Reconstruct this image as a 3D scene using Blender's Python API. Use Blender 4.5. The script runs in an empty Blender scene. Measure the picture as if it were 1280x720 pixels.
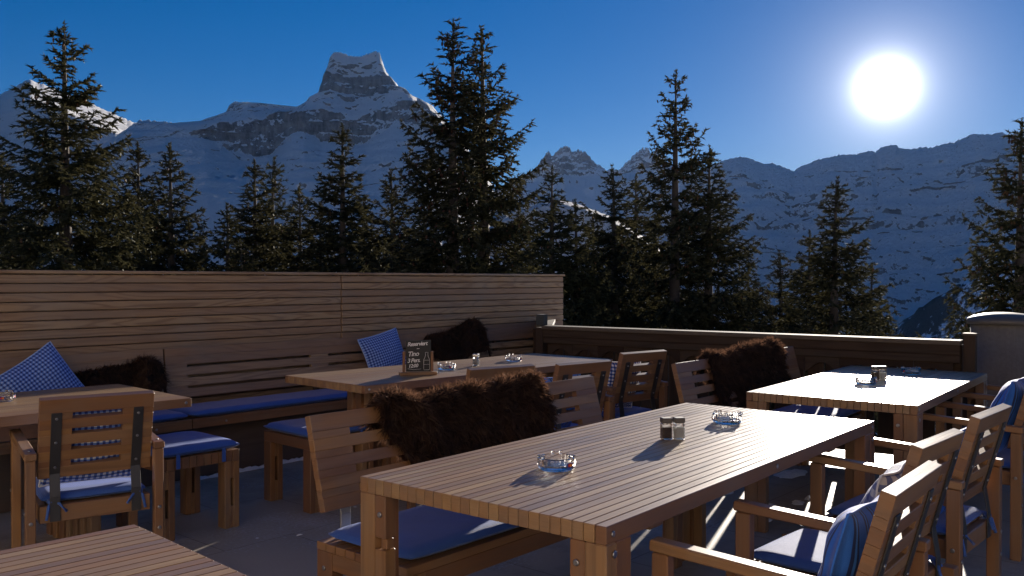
import bpy, bmesh, math, random
import numpy as np
from mathutils import Vector, Matrix, noise

R = math.radians
scene = bpy.context.scene
COL = scene.collection
random.seed(7)

# ------------------------------------------------------------------ materials
class NT:
    def __init__(self, name):
        self.m = bpy.data.materials.new(name)
        self.m.use_nodes = True
        self.t = self.m.node_tree
        self.t.nodes.clear()
        self.out = self.t.nodes.new('ShaderNodeOutputMaterial')
    def n(self, typ, ins=None, **attrs):
        nd = self.t.nodes.new('ShaderNode' + typ)
        for k, v in attrs.items():
            setattr(nd, k, v)
        if ins:
            for k, v in ins.items():
                s = nd.inputs[k]
                if isinstance(v, bpy.types.NodeSocket):
                    self.t.links.new(v, s)
                else:
                    s.default_value = v
        return nd
    def math(self, op, a, b=0.0, c=0.0, clamp=False):
        nd = self.n('Math', {0: a, 1: b, 2: c}, operation=op)
        nd.use_clamp = clamp
        return nd.outputs[0]
    def mix(self, f, a, b, mode='MIX'):
        nd = self.t.nodes.new('ShaderNodeMix')
        nd.data_type = 'RGBA'
        nd.blend_type = mode
        for k, v in ((0, f), (6, a), (7, b)):
            s = nd.inputs[k]
            if isinstance(v, bpy.types.NodeSocket):
                self.t.links.new(v, s)
            else:
                s.default_value = v
        return nd.outputs[2]
    def ramp(self, f, stops, interp='LINEAR'):
        nd = self.n('ValToRGB', {0: f})
        cr = nd.color_ramp
        cr.interpolation = interp
        while len(cr.elements) < len(stops):
            cr.elements.new(0.5)
        for e, (p, c) in zip(cr.elements, stops):
            e.position = p
            e.color = c if hasattr(c, '__len__') else (c, c, c, 1)
        return nd.outputs[0]
    def noise(self, vec, scale, detail=3, rough=0.5, dist=0.0):
        nd = self.n('TexNoise', {'Vector': vec, 'Scale': scale, 'Detail': detail, 'Roughness': rough, 'Distortion': dist})
        return nd.outputs[0]
    def bump(self, h, strength=0.3, dist=0.01):
        return self.n('Bump', {'Height': h, 'Strength': strength, 'Distance': dist}).outputs[0]
    def pbr(self, **ins):
        ins = {k.replace('_', ' '): v for k, v in ins.items()}
        nd = self.n('BsdfPrincipled', ins)
        self.t.links.new(nd.outputs[0], self.out.inputs[0])
        return nd

def rgb(r, g, b):
    return (r, g, b, 1.0)

def wood(name, light, dark, rough=0.5, ring=0.5, ringscale=38, tone=0.35, fibre=0.35, spec=0.5, bumps=0.25, weather=0.4):
    k = NT(name)
    uv = k.n('UVMap').outputs[0]
    r = k.n('Attribute', attribute_name='tone').outputs['Fac']
    sp = k.n('SeparateXYZ', {0: uv})
    u, v = sp.outputs[0], sp.outputs[1]
    def vec(su, sv, o):
        return k.n('CombineXYZ', {0: k.math('MULTIPLY_ADD', u, su, k.math('MULTIPLY', r, 31.7 + o)),
                                  1: k.math('MULTIPLY_ADD', v, sv, k.math('MULTIPLY', r, 17.3)),
                                  2: k.math('MULTIPLY', r, 9.1 + o)}).outputs[0]
    n1 = k.noise(vec(0.8, 7.0, 0), 1.0, 2.5, 0.45)
    rings = k.math('SINE', k.math('MULTIPLY', n1, ringscale))
    rings = k.math('POWER', k.math('MULTIPLY_ADD', rings, 0.5, 0.5), 2.5)
    n2 = k.noise(vec(5.0, 260.0, 3), 1.0, 3, 0.6)
    n3 = k.noise(vec(1.3, 14.0, 7), 1.0, 3, 0.6)
    rsel = k.ramp(r, [(0.25, 0.35), (0.75, 1.0)])
    f = k.math('ADD', k.math('MULTIPLY', k.math('MULTIPLY', rings, rsel), ring), k.math('MULTIPLY', k.math('SUBTRACT', n2, 0.4), fibre * 2), clamp=True)
    c = k.mix(f, rgb(*light), rgb(*dark))
    wx = k.ramp(k.noise(k.n('TexCoord').outputs['Object'], 2.3, 4, 0.65), [(0.48, 0.0), (0.72, weather)])
    c = k.mix(wx, c, rgb(light[0] * 0.78, light[0] * 0.70, light[0] * 0.60))
    val = k.math('ADD', k.math('MULTIPLY_ADD', r, tone, 1 - tone * 0.5), k.math('MULTIPLY', k.math('SUBTRACT', n3, 0.5), 0.55))
    hs = k.n('HueSaturation', {'Hue': k.math('MULTIPLY_ADD', r, 0.016, 0.492), 'Saturation': k.math('MULTIPLY_ADD', n3, 0.5, 0.75), 'Value': val, 'Color': c}).outputs[0]
    h = k.math('ADD', k.math('MULTIPLY', n2, 0.7), k.math('MULTIPLY', rings, -0.3))
    k.pbr(Base_Color=hs, Roughness=k.math('MULTIPLY_ADD', n3, 0.25, rough - 0.12), Normal=k.bump(h, bumps, 0.002), Specular_IOR_Level=spec)
    return k.m

M = {}
M['table_wood'] = wood('weathered larch top', (0.30, 0.185, 0.095), (0.15, 0.084, 0.042), rough=0.37, ring=0.3, tone=0.36, fibre=0.4, bumps=0.22, spec=0.5, weather=0.25)
M['frame_wood'] = wood('oiled larch', (0.245, 0.130, 0.063), (0.118, 0.056, 0.028), spec=0.45, rough=0.42, ring=0.45, tone=0.42, fibre=0.3)
M['wall_wood'] = wood('larch cladding', (0.30, 0.198, 0.118), (0.12, 0.058, 0.032), rough=0.6, ring=0.55, ringscale=80, tone=0.4, fibre=0.22)
M['rail_wood'] = wood('old dark spruce', (0.05, 0.033, 0.024), (0.02, 0.012, 0.009), rough=0.8, ring=0.4, tone=0.6, fibre=0.5, spec=0.15)
M['cap_wood'] = wood('bleached rail cap', (0.115, 0.09, 0.07), (0.05, 0.038, 0.03), rough=0.75, ring=0.4, tone=0.4, fibre=0.6, spec=0.2)

def metal(name, col, rough, met=1.0):
    k = NT(name)
    tc = k.n('TexCoord').outputs['Object']
    n = k.noise(tc, 40, 4, 0.6)
    k.pbr(Base_Color=k.mix(n, rgb(*[c * 0.75 for c in col]), rgb(*col)), Metallic=met, Roughness=k.math('MULTIPLY_ADD', n, 0.2, rough - 0.1))
    return k.m
M['steel_dark'] = metal('dark flat steel', (0.10, 0.10, 0.105), 0.5, 0.85)
M['steel'] = metal('brushed steel', (0.42, 0.41, 0.39), 0.55, 0.5)
M['bolt'] = metal('zinc bolt', (0.42, 0.42, 0.44), 0.4)
M['lid'] = metal('dark cap metal', (0.13, 0.12, 0.11), 0.55, 0.35)
M['chrome'] = metal('polished steel lid', (0.7, 0.7, 0.7), 0.2)

def fabric(name, kind):
    k = NT(name)
    uv = k.n('UVMap').outputs[0]
    sp = k.n('SeparateXYZ', {0: uv})
    u, v = sp.outputs[0], sp.outputs[1]
    big = k.noise(uv, 9, 4, 0.55)
    fine = k.noise(uv, 420, 2, 0.6)
    if kind == 'plain':
        rib = k.math('SINE', k.math('MULTIPLY', u, 1100))
        col = k.mix(big, rgb(0.022, 0.072, 0.30), rgb(0.04, 0.12, 0.46))
        col = k.mix(k.math('MULTIPLY', fine, 0.35), col, rgb(0.10, 0.19, 0.48))
        h = k.math('ADD', k.math('MULTIPLY', rib, 0.4), k.math('MULTIPLY', fine, 0.5))
    elif kind == 'gingham':
        fx = k.math('GREATER_THAN', k.math('FRACT', k.math('MULTIPLY', u, 42)), 0.5)
        fy = k.math('GREATER_THAN', k.math('FRACT', k.math('MULTIPLY', v, 42)), 0.5)
        s = k.math('MULTIPLY', k.math('ADD', fx, fy), 0.5)
        col = k.ramp(s, [(0.0, rgb(0.66, 0.68, 0.72)), (0.34, rgb(0.10, 0.18, 0.50)), (0.75, rgb(0.014, 0.03, 0.17))], 'CONSTANT')
        h = fine
    elif kind == 'gingham_blue':
        fx = k.math('GREATER_THAN', k.math('FRACT', k.math('MULTIPLY', u, 46)), 0.5)
        fy = k.math('GREATER_THAN', k.math('FRACT', k.math('MULTIPLY', v, 46)), 0.5)
        s = k.math('MULTIPLY', k.math('ADD', fx, fy), 0.5)
        col = k.ramp(s, [(0.0, rgb(0.30, 0.42, 0.72)), (0.34, rgb(0.07, 0.16, 0.50)), (0.75, rgb(0.012, 0.03, 0.18))], 'CONSTANT')
        h = fine
    elif kind == 'bigcheck':
        fx = k.math('GREATER_THAN', k.math('FRACT', k.math('MULTIPLY', u, 20)), 0.5)
        fy = k.math('GREATER_THAN', k.math('FRACT', k.math('MULTIPLY', v, 20)), 0.5)
        s = k.math('MULTIPLY', k.math('ADD', fx, fy), 0.5)
        col = k.ramp(s, [(0.0, rgb(0.62, 0.64, 0.70)), (0.34, rgb(0.17, 0.22, 0.45)), (0.75, rgb(0.02, 0.05, 0.26))], 'CONSTANT')
        h = fine
    else:
        f = k.math('FRACT', k.math('MULTIPLY', u, 17))
        col = k.ramp(f, [(0.0, rgb(0.03, 0.15, 0.62)), (0.36, rgb(0.02, 0.035, 0.13)), (0.52, rgb(0.05, 0.21, 0.70)), (0.64, rgb(0.02, 0.035, 0.13)), (0.74, rgb(0.03, 0.15, 0.62))], 'CONSTANT')
        h = fine
    k.pbr(Base_Color=col, Roughness=0.75, Sheen_Weight=0.2, Sheen_Roughness=0.4, Normal=k.bump(k.math('ADD', h, k.math('MULTIPLY', big, 1.5)), 0.3, 0.003), Specular_IOR_Level=0.35)
    return k.m
M['blue'] = fabric('blue ribbed canvas', 'plain')
M['gingham'] = fabric('blue gingham', 'gingham')
M['gingham_blue'] = fabric('dense blue gingham', 'gingham_blue')
M['check'] = fabric('blue and white check', 'bigcheck')
M['stripe'] = fabric('blue striped cotton', 'stripe')

k = NT('brown sheepskin')
r = k.n('Attribute', attribute_name='tone').outputs['Fac']
c = k.mix(r, rgb(0.013, 0.008, 0.006), rgb(0.105, 0.062, 0.043))
d = k.n('BsdfDiffuse', {'Color': c}).outputs[0]
t = k.n('BsdfTranslucent', {'Color': k.mix(0.5, c, rgb(0.40, 0.20, 0.12))}).outputs[0]
g = k.n('BsdfGlossy', {'Color': rgb(0.16, 0.12, 0.1), 'Roughness': 0.5}).outputs[0]
m1 = k.n('MixShader', {0: 0.33, 1: d, 2: t}).outputs[0]
m2 = k.n('MixShader', {0: 0.10, 1: m1, 2: g}).outputs[0]
k.t.links.new(m2, k.out.inputs[0])
M['fur'] = k.m

def foliage(name, a, b, tr):
    k = NT(name)
    r = k.n('Attribute', attribute_name='tone').outputs['Fac']
    oi = k.n('ObjectInfo').outputs['Random']
    c = k.mix(r, rgb(*a), rgb(*b))
    c = k.n('HueSaturation', {'Hue': k.math('MULTIPLY_ADD', oi, 0.03, 0.485), 'Value': k.math('MULTIPLY_ADD', oi, 0.4, 0.8), 'Color': c}).outputs[0]
    d = k.n('BsdfDiffuse', {'Color': c}).outputs[0]
    t = k.n('BsdfTranslucent', {'Color': k.mix(0.5, c, rgb(*tr))}).outputs[0]
    m1 = k.n('MixShader', {0: 0.3, 1: d, 2: t}).outputs[0]
    g = k.n('BsdfGlossy', {'Color': rgb(0.5, 0.5, 0.45), 'Roughness': 0.45}).outputs[0]
    m2 = k.n('MixShader', {0: 0.04, 1: m1, 2: g}).outputs[0]
    k.t.links.new(m2, k.out.inputs[0])
    return k.m
M['needles'] = foliage('spruce needles', (0.016, 0.022, 0.010), (0.060, 0.058, 0.028), (0.085, 0.070, 0.032))
M['cone'] = foliage('spruce cones', (0.075, 0.036, 0.02), (0.15, 0.075, 0.04), (0.15, 0.07, 0.03))
k = NT('spruce bark')
tc = k.n('TexCoord').outputs['Object']
n = k.noise(tc, 14, 5, 0.6)
k.pbr(Base_Color=k.mix(n, rgb(0.035, 0.026, 0.02), rgb(0.11, 0.085, 0.068)), Roughness=0.9, Normal=k.bump(n, 0.6, 0.02))
M['bark'] = k.m

k = NT('mountain snow and rock')
geo = k.n('NewGeometry')
pos = geo.outputs['Position']
nz = k.n('SeparateXYZ', {0: geo.outputs['Normal']}).outputs[2]
band = k.n('VectorMath', {0: pos, 1: (0.35, 0.35, 2.6)}, operation='MULTIPLY').outputs[0]
streak = k.n('VectorMath', {0: pos, 1: (1.6, 1.6, 0.35)}, operation='MULTIPLY').outputs[0]
na = k.noise(pos, 0.012, 6, 0.62)
nb = k.noise(band, 0.02, 6, 0.6)
nc = k.noise(streak, 0.035, 5, 0.65)
att = k.n('Attribute', attribute_name='rock').outputs['Fac']
mask = k.math('ADD', k.math('MULTIPLY', k.math('SUBTRACT', 0.60, nz), 2.2), k.math('MULTIPLY', k.math('SUBTRACT', na, 0.5), 1.5))
mask = k.math('ADD', mask, k.math('MULTIPLY', k.math('SUBTRACT', nb, 0.5), 1.6))
mask = k.math('ADD', mask, k.math('MULTIPLY', k.math('SUBTRACT', nc, 0.52), 1.7))
tpos = k.n('VectorRotate', {'Vector': pos, 'Axis': (0.8, 0.6, 0.0), 'Angle': 0.55}, rotation_type='AXIS_ANGLE').outputs[0]
nd = k.noise(k.n('VectorMath', {0: tpos, 1: (0.9, 0.9, 2.0)}, operation='MULTIPLY').outputs[0], 0.055, 8, 0.78)
ne = k.noise(k.n('VectorMath', {0: tpos, 1: (1.3, 1.3, 0.8)}, operation='MULTIPLY').outputs[0], 0.11, 5, 0.7)
cl = k.ramp(k.noise(pos, 0.0042, 5, 0.6), [(0.40, 0.15), (0.60, 1.0)])
mask = k.math('ADD', mask, k.math('MULTIPLY', k.math('SUBTRACT', nd, 0.5), 3.2))
mask = k.math('ADD', mask, k.math('MULTIPLY', k.math('MULTIPLY', k.math('SUBTRACT', ne, 0.46), 3.4), cl))
mask = k.math('ADD', mask, att)
rk = k.ramp(mask, [(0.44, 0.0), (0.54, 1.0)])
rockc = k.mix(k.ramp(k.math('ADD', k.math('MULTIPLY', nb, 0.45), k.math('MULTIPLY', nc, 0.65)), [(0.40, 0.0), (0.70, 1.0)]), rgb(0.09, 0.08, 0.077), rgb(0.46, 0.42, 0.39))
col = k.mix(rk, rgb(0.93, 0.93, 0.94), rockc)
hh = k.math('ADD', k.math('MULTIPLY', nc, 0.25), k.math('ADD', k.math('MULTIPLY', na, 1.5), k.math('MULTIPLY', nd, 1.2)))
k.pbr(Base_Color=col, Roughness=0.85, Normal=k.bump(hh, 0.9, 30.0), Specular_IOR_Level=0.15)
M['mountain'] = k.m

k = NT('wooded snow slope')
pos = k.n('NewGeometry').outputs['Position']
st = k.n('VectorMath', {0: pos, 1: (1.0, 1.0, 0.45)}, operation='MULTIPLY').outputs[0]
na = k.noise(st, 0.055, 5, 0.7)
nb = k.noise(pos, 0.006, 4, 0.6)
mk = k.ramp(k.math('ADD', k.math('MULTIPLY', na, 0.7), k.math('MULTIPLY', nb, 0.55)), [(0.55, 0.0), (0.62, 1.0)])
k.pbr(Base_Color=k.mix(mk, rgb(0.78, 0.79, 0.82), rgb(0.045, 0.045, 0.04)), Roughness=0.9, Specular_IOR_Level=0.1, Normal=k.bump(na, 0.8, 12.0))
M['wooded'] = k.m

k = NT('snow')
tc = k.n('NewGeometry').outputs['Position']
n = k.noise(tc, 30, 5, 0.6)
k.pbr(Base_Color=k.mix(n, rgb(0.66, 0.68, 0.71), rgb(0.84, 0.85, 0.87)), Roughness=0.6, Normal=k.bump(n, 0.5, 0.02))
M['snow'] = k.m

k = NT('concrete pavers')
pos = k.n('NewGeometry').outputs['Position']
br = k.n('TexBrick', {'Vector': pos, 'Color1': rgb(1, 1, 1), 'Color2': rgb(0.86, 0.86, 0.86), 'Mortar': rgb(0.50, 0.50, 0.50), 'Scale': 1.0, 'Mortar Size': 0.004, 'Mortar Smooth': 0.3, 'Brick Width': 0.8, 'Row Height': 0.8})
n = k.noise(pos, 3.2, 6, 0.62)
n2 = k.noise(pos, 55, 4, 0.7)
n3 = k.noise(pos, 1.1, 4, 0.6)
c = k.mix(n, rgb(0.27, 0.235, 0.185), rgb(0.48, 0.425, 0.345))
c = k.mix(k.math('MULTIPLY', n2, 0.6), c, rgb(0.46, 0.42, 0.375))
c = k.mix(1.0, c, br.outputs[0], 'MULTIPLY')
damp = k.ramp(k.noise(pos, 0.9, 5, 0.7), [(0.50, 0.0), (0.60, 1.0)])
c = k.mix(k.math('MULTIPLY', damp, 0.45), c, rgb(0.12, 0.11, 0.10))
frost = k.ramp(k.math('ADD', k.math('MULTIPLY', n2, 0.5), k.math('MULTIPLY', n3, 0.6)), [(0.61, 0.0), (0.70, 1.0)])
c = k.mix(k.math('MULTIPLY', frost, 0.7), c, rgb(0.5, 0.52, 0.55))
hh = k.math('ADD', k.math('MULTIPLY', n2, 0.35), k.n('RGBToBW', {0: br.outputs[0]}).outputs[0])
k.pbr(Base_Color=c, Roughness=k.math('MULTIPLY_ADD', n, 0.35, 0.36), Normal=k.bump(hh, 0.5, 0.006))
M['floor'] = k.m

k = NT('board formed concrete')
pos = k.n('TexCoord').outputs['Object']
sx = k.n('VectorMath', {0: pos, 1: (14, 14, 1.2)}, operation='MULTIPLY').outputs[0]
n = k.noise(sx, 1.6, 5, 0.6)
n2 = k.noise(pos, 40, 4, 0.65)
k.pbr(Base_Color=k.mix(k.math('MULTIPLY_ADD', n2, 0.5, k.math('MULTIPLY', n, 0.5)), rgb(0.065, 0.058, 0.05), rgb(0.24, 0.22, 0.195)), Roughness=0.85, Normal=k.bump(k.math('ADD', n, k.math('MULTIPLY', n2, 0.5)), 0.7, 0.012))
M['concrete'] = k.m

k = NT('clear glass')
k.pbr(Base_Color=rgb(0.97, 0.98, 0.98), Roughness=0.02, Transmission_Weight=1.0, IOR=1.48)
M['glass'] = k.m
def plain(name, col, rough=0.5, spec=0.5):
    k = NT(name)
    n = k.noise(k.n('TexCoord').outputs['Object'], 60, 3, 0.6)
    k.pbr(Base_Color=k.mix(n, rgb(*[c * 0.85 for c in col]), rgb(*col)), Roughness=rough, Specular_IOR_Level=spec)
    return k.m
M['slate'] = plain('chalkboard slate', (0.018, 0.02, 0.02), 0.55)
M['chalk'] = plain('white chalk', (0.75, 0.75, 0.75), 0.9)
M['salt'] = plain('salt', (0.45, 0.45, 0.44), 0.9)
M['pepper'] = plain('ground pepper', (0.06, 0.04, 0.03), 0.9)
M['badge_blue'] = plain('badge blue', (0.02, 0.03, 0.25), 0.4)
M['badge_red'] = plain('badge red', (0.55, 0.02, 0.02), 0.4)
M['badge_amber'] = plain('badge amber', (0.70, 0.25, 0.02), 0.4)
M['grey_paint'] = plain('blue grey paint', (0.06, 0.068, 0.072), 0.8, 0.15)
M['backing'] = wood('backing boards', (0.10, 0.07, 0.055), (0.05, 0.032, 0.025), rough=0.7, ring=0.3, tone=0.3)

# ------------------------------------------------------------------ mesh builder
class MB:
    def __init__(self):
        self.v, self.f, self.uv, self.tone, self.mi, self.sm = [], [], [], [], [], []
        self.mats = []
    def slot(self, m):
        if m not in self.mats:
            self.mats.append(m)
        return self.mats.index(m)
    def bar(self, cx, cy, cz, sx, sy, sz, m, ch=0.003, axis=None, X=None, tone=None):
        """a chamfered board: centre, size, grain along the longest axis"""
        mi = self.slot(m)
        s = (sx, sy, sz)
        a = axis if axis is not None else max(range(3), key=lambda i: s[i])
        b, c = (a + 1) % 3, (a + 2) % 3
        L, B, Cc = s[a] / 2, s[b] / 2, s[c] / 2
        ch = min(ch, B * 0.6, Cc * 0.6)
        tone = random.random() if tone is None else tone
        prof = [(B - ch, -Cc), (B, -Cc + ch), (B, Cc - ch), (B - ch, Cc), (-B + ch, Cc), (-B, Cc - ch), (-B, -Cc + ch), (-B + ch, -Cc)]
        per = [0]
        for i in range(8):
            p, q = prof[i], prof[(i + 1) % 8]
            per.append(per[-1] + math.hypot(p[0] - q[0], p[1] - q[1]))
        base = len(self.v)
        ce = min(ch, L * 0.3)
        rings = [(-L, ce), (-L + ce, 0), (L - ce, 0), (L, ce)]
        for (l, inset) in rings:
            for (pb, pc) in prof:
                kb = 1 - inset / B * 0.9 if B > 0 else 1
                kc = 1 - inset / Cc * 0.9 if Cc > 0 else 1
                co = [0, 0, 0]
                co[a] = l; co[b] = pb * kb; co[c] = pc * kc
                p = Vector((cx + co[0], cy + co[1], cz + co[2]))
                self.v.append(X @ p if X else p)
        uo, vo = random.random() * 7, random.random() * 5
        for k in range(3):
            for i in range(8):
                j = (i + 1) % 8
                self.f.append((base + k * 8 + i, base + k * 8 + j, base + k * 8 + 8 + j, base + k * 8 + 8 + i))
                u0, u1 = rings[k][0] + uo, rings[k + 1][0] + uo
                self.uv.append([(u0, per[i] + vo), (u0, per[i + 1] + vo), (u1, per[i + 1] + vo), (u1, per[i] + vo)])
                self.tone.append(tone); self.mi.append(mi); self.sm.append(False)
        for k, rev in ((0, True), (3, False)):
            idx = list(range(8))
            if rev: idx.reverse()
            self.f.append(tuple(base + k * 8 + i for i in idx))
            self.uv.append([(prof[i][0] * 3 + uo, prof[i][1] + vo) for i in idx])
            self.tone.append(min(1, tone * 0.7)); self.mi.append(mi); self.sm.append(False)
    def poly(self, pts, m, tone=0.5, uvs=None, smooth=False):
        base = len(self.v)
        self.v.extend(Vector(p) for p in pts)
        self.f.append(tuple(range(base, base + len(pts))))
        self.uv.append(uvs or [(p[0], p[1]) for p in pts])
        self.tone.append(tone); self.mi.append(self.slot(m)); self.sm.append(smooth)
    def prism(self, outline, depth, m, X=None, tone=None, plane='xz'):
        """an outline in local x,z pushed along y by depth"""
        n = len(outline); base = len(self.v); mi = self.slot(m)
        tone = random.random() if tone is None else tone
        for y in (-depth / 2, depth / 2):
            for (x, z) in outline:
                p = Vector((x, y, z))
                self.v.append(X @ p if X else p)
        self.f.append(tuple(base + i for i in range(n))); self.uv.append([(x, z) for x, z in outline])
        self.f.append(tuple(base + n + i for i in reversed(range(n)))); self.uv.append([(x, z) for x, z in reversed(outline)])
        for i in range(n):
            j = (i + 1) % n
            self.f.append((base + j, base + i, base + n + i, base + n + j))
            self.uv.append([(outline[j][0], 0), (outline[i][0], 0), (outline[i][0], depth), (outline[j][0], depth)])
        for _ in range(n + 2):
            self.tone.append(tone); self.mi.append(mi); self.sm.append(False)
    def lathe(self, prof, m, c=(0, 0, 0), seg=24, X=None, tone=0.5, smooth=True, caps=True):
        base = len(self.v); mi = self.slot(m); n = len(prof)
        for (rr, z) in prof:
            for i in range(seg):
                a = 2 * math.pi * i / seg
                p = Vector((c[0] + rr * math.cos(a), c[1] + rr * math.sin(a), c[2] + z))
                self.v.append(X @ p if X else p)
        for k in range(n - 1):
            for i in range(seg):
                j = (i + 1) % seg
                self.f.append((base + k * seg + i, base + k * seg + j, base + (k + 1) * seg + j, base + (k + 1) * seg + i))
                self.uv.append([(i / seg, prof[k][1]), ((i + 1) / seg, prof[k][1]), ((i + 1) / seg, prof[k + 1][1]), (i / seg, prof[k + 1][1])])
                self.tone.append(tone); self.mi.append(mi); self.sm.append(smooth)
        if caps:
            for k, rev in ((0, True), (n - 1, False)):
                idx = list(range(seg))
                if rev: idx.reverse()
                self.f.append(tuple(base + k * seg + i for i in idx))
                self.uv.append([(0, 0)] * seg)
                self.tone.append(tone); self.mi.append(mi); self.sm.append(False)
    def disc_bolt(self, p, nrm, r=0.008, h=0.004):
        q = Vector(nrm).to_track_quat('Z', 'Y').to_matrix().to_4x4()
        self.lathe([(r, 0), (r, h * 0.6), (r * 0.7, h)], M['bolt'], seg=10, X=Matrix.Translation(Vector(p)) @ q)
    def tube(self, pts, rad, m, seg=8, tone=0.5):
        base = len(self.v); mi = self.slot(m)
        pts = [Vector(p) for p in pts]
        for i, p in enumerate(pts):
            d = (pts[min(i + 1, len(pts) - 1)] - pts[max(i - 1, 0)]).normalized()
            s = d.orthogonal().normalized(); t = d.cross(s)
            rr = rad[i] if hasattr(rad, '__len__') else rad
            for k in range(seg):
                a = 2 * math.pi * k / seg
                self.v.append(p + (s * math.cos(a) + t * math.sin(a)) * rr)
        for i in range(len(pts) - 1):
            for k in range(seg):
                l = (k + 1) % seg
                self.f.append((base + i * seg + k, base + i * seg + l, base + (i + 1) * seg + l, base + (i + 1) * seg + k))
                self.uv.append([(0, 0)] * 4); self.tone.append(tone); self.mi.append(mi); self.sm.append(True)
        for i in (0, len(pts) - 1):
            self.f.append(tuple(base + i * seg + k for k in range(seg)))
            self.uv.append([(0, 0)] * seg); self.tone.append(tone); self.mi.append(mi); self.sm.append(False)
    def build(self, name, parent=None):
        me = bpy.data.meshes.new(name)
        me.from_pydata([tuple(p) for p in self.v], [], self.f)
        for m in self.mats:
            me.materials.append(m)
        uvl = me.uv_layers.new(name='UVMap')
        uvl.data.foreach_set('uv', [c for f in self.uv for p in f for c in p])
        at = me.attributes.new('tone', 'FLOAT', 'FACE')
        at.data.foreach_set('value', self.tone)
        me.polygons.foreach_set('material_index', self.mi)
        me.polygons.foreach_set('use_smooth', self.sm)
        bm = bmesh.new(); bm.from_mesh(me)
        bmesh.ops.recalc_face_normals(bm, faces=bm.faces)
        bm.to_mesh(me); bm.free()
        me.update()
        return link(name, me, parent)

def link(name, data, parent=None):
    o = bpy.data.objects.new(name, data)
    COL.objects.link(o)
    if parent:
        o.parent = parent
    return o

def tag(o, label=None, cat=None, group=None, kind=None):
    if label: o['label'] = label
    if cat: o['category'] = cat
    if group: o['group'] = group
    if kind: o['kind'] = kind
    return o

def thing(name, label, cat, loc=(0, 0, 0), rz=0.0, group=None):
    o = bpy.data.objects.new(name, None)
    o.empty_display_size = 0.1
    COL.objects.link(o)
    o.location = loc
    o.rotation_euler = (0, 0, R(rz))
    return tag(o, label, cat, group)

def copy_tree(o, parent=None):
    c = o.copy()
    COL.objects.link(c)
    c.parent = parent
    for ch in list(o.children):
        copy_tree(ch, c)
    return c

def dup(o, label, loc, rz, scale=None):
    c = copy_tree(o)
    c['label'] = label
    c.location = loc
    c.rotation_euler = (0, 0, R(rz))
    if scale: c.scale = scale
    return c

# ------------------------------------------------------------------ soft things
def cushion_mesh(w, d, t, mat, name, parent=None, piping=True, rot=None, loc=None, p=8, seed=0, uvscale=1.0, dimple=False):
    """flat seat pad with a full rim"""
    mb = MB(); n, m = max(14, int(w / 0.035)), max(12, int(d / 0.035))
    mi = mb.slot(mat)
    rnd = random.Random(seed)
    ox, oy = rnd.random() * 3, rnd.random() * 3
    def pt(i, j, sgn):
        x, y = -1 + 2 * i / n, -1 + 2 * j / m
        x = math.copysign(abs(x) ** 0.8, x); y = math.copysign(abs(y) ** 0.8, y)
        h = max(0.0, (1 - abs(x) ** p) * (1 - abs(y) ** p)) ** 0.4
        wob = 0.10 * noise.noise(Vector((x * w * 5 + ox, y * d * 5 + oy, sgn))) + 0.05 * noise.noise(Vector((x * w * 14 + ox, y * d * 14, sgn + 4)))
        zz = sgn * t / 2 * (h * (0.92 + wob * (1 if sgn > 0 else 0.2)) + 0.08)
        if dimple and sgn > 0:
            for dx, dy in ((-0.33, 0), (0.33, 0)):
                q = ((x - dx) * w / 2) ** 2 + ((y - dy) * d / 2) ** 2
                zz -= 0.012 * math.exp(-q / 0.0009)
        cr = 1 - 0.02 * (abs(x) ** 6) * (abs(y) ** 6)
        return Vector((x * w / 2 * cr, y * d / 2 * cr, zz))
    for sgn in (1, -1):
        base = len(mb.v)
        for j in range(m + 1):
            for i in range(n + 1):
                mb.v.append(pt(i, j, sgn))
        for j in range(m):
            for i in range(n):
                a = base + j * (n + 1) + i
                q = (a, a + 1, a + n + 2, a + n + 1)
                mb.f.append(q if sgn > 0 else q[::-1])
                mb.uv.append([(mb.v[k].x * uvscale + ox, mb.v[k].y * uvscale + oy) for k in mb.f[-1]])
                mb.tone.append(0.5); mb.mi.append(mi); mb.sm.append(True)
        if sgn > 0: top = base
        else: bot = base
    rim = [j * (n + 1) for j in range(m + 1)] + [m * (n + 1) + i for i in range(1, n + 1)] + [j * (n + 1) + n for j in range(m - 1, -1, -1)] + [i for i in range(n - 1, 0, -1)]
    for a in range(len(rim)):
        b = (a + 1) % len(rim)
        mb.f.append((top + rim[a], top + rim[b], bot + rim[b], bot + rim[a]))
        mb.uv.append([(mb.v[k].x + mb.v[k].z + ox, mb.v[k].y + mb.v[k].z + oy) for k in mb.f[-1]])
        mb.tone.append(0.5); mb.mi.append(mi); mb.sm.append(True)
    o = mb.build(name, parent)
    if loc: o.location = loc
    if rot: o.rotation_euler = rot
    return o

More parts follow.
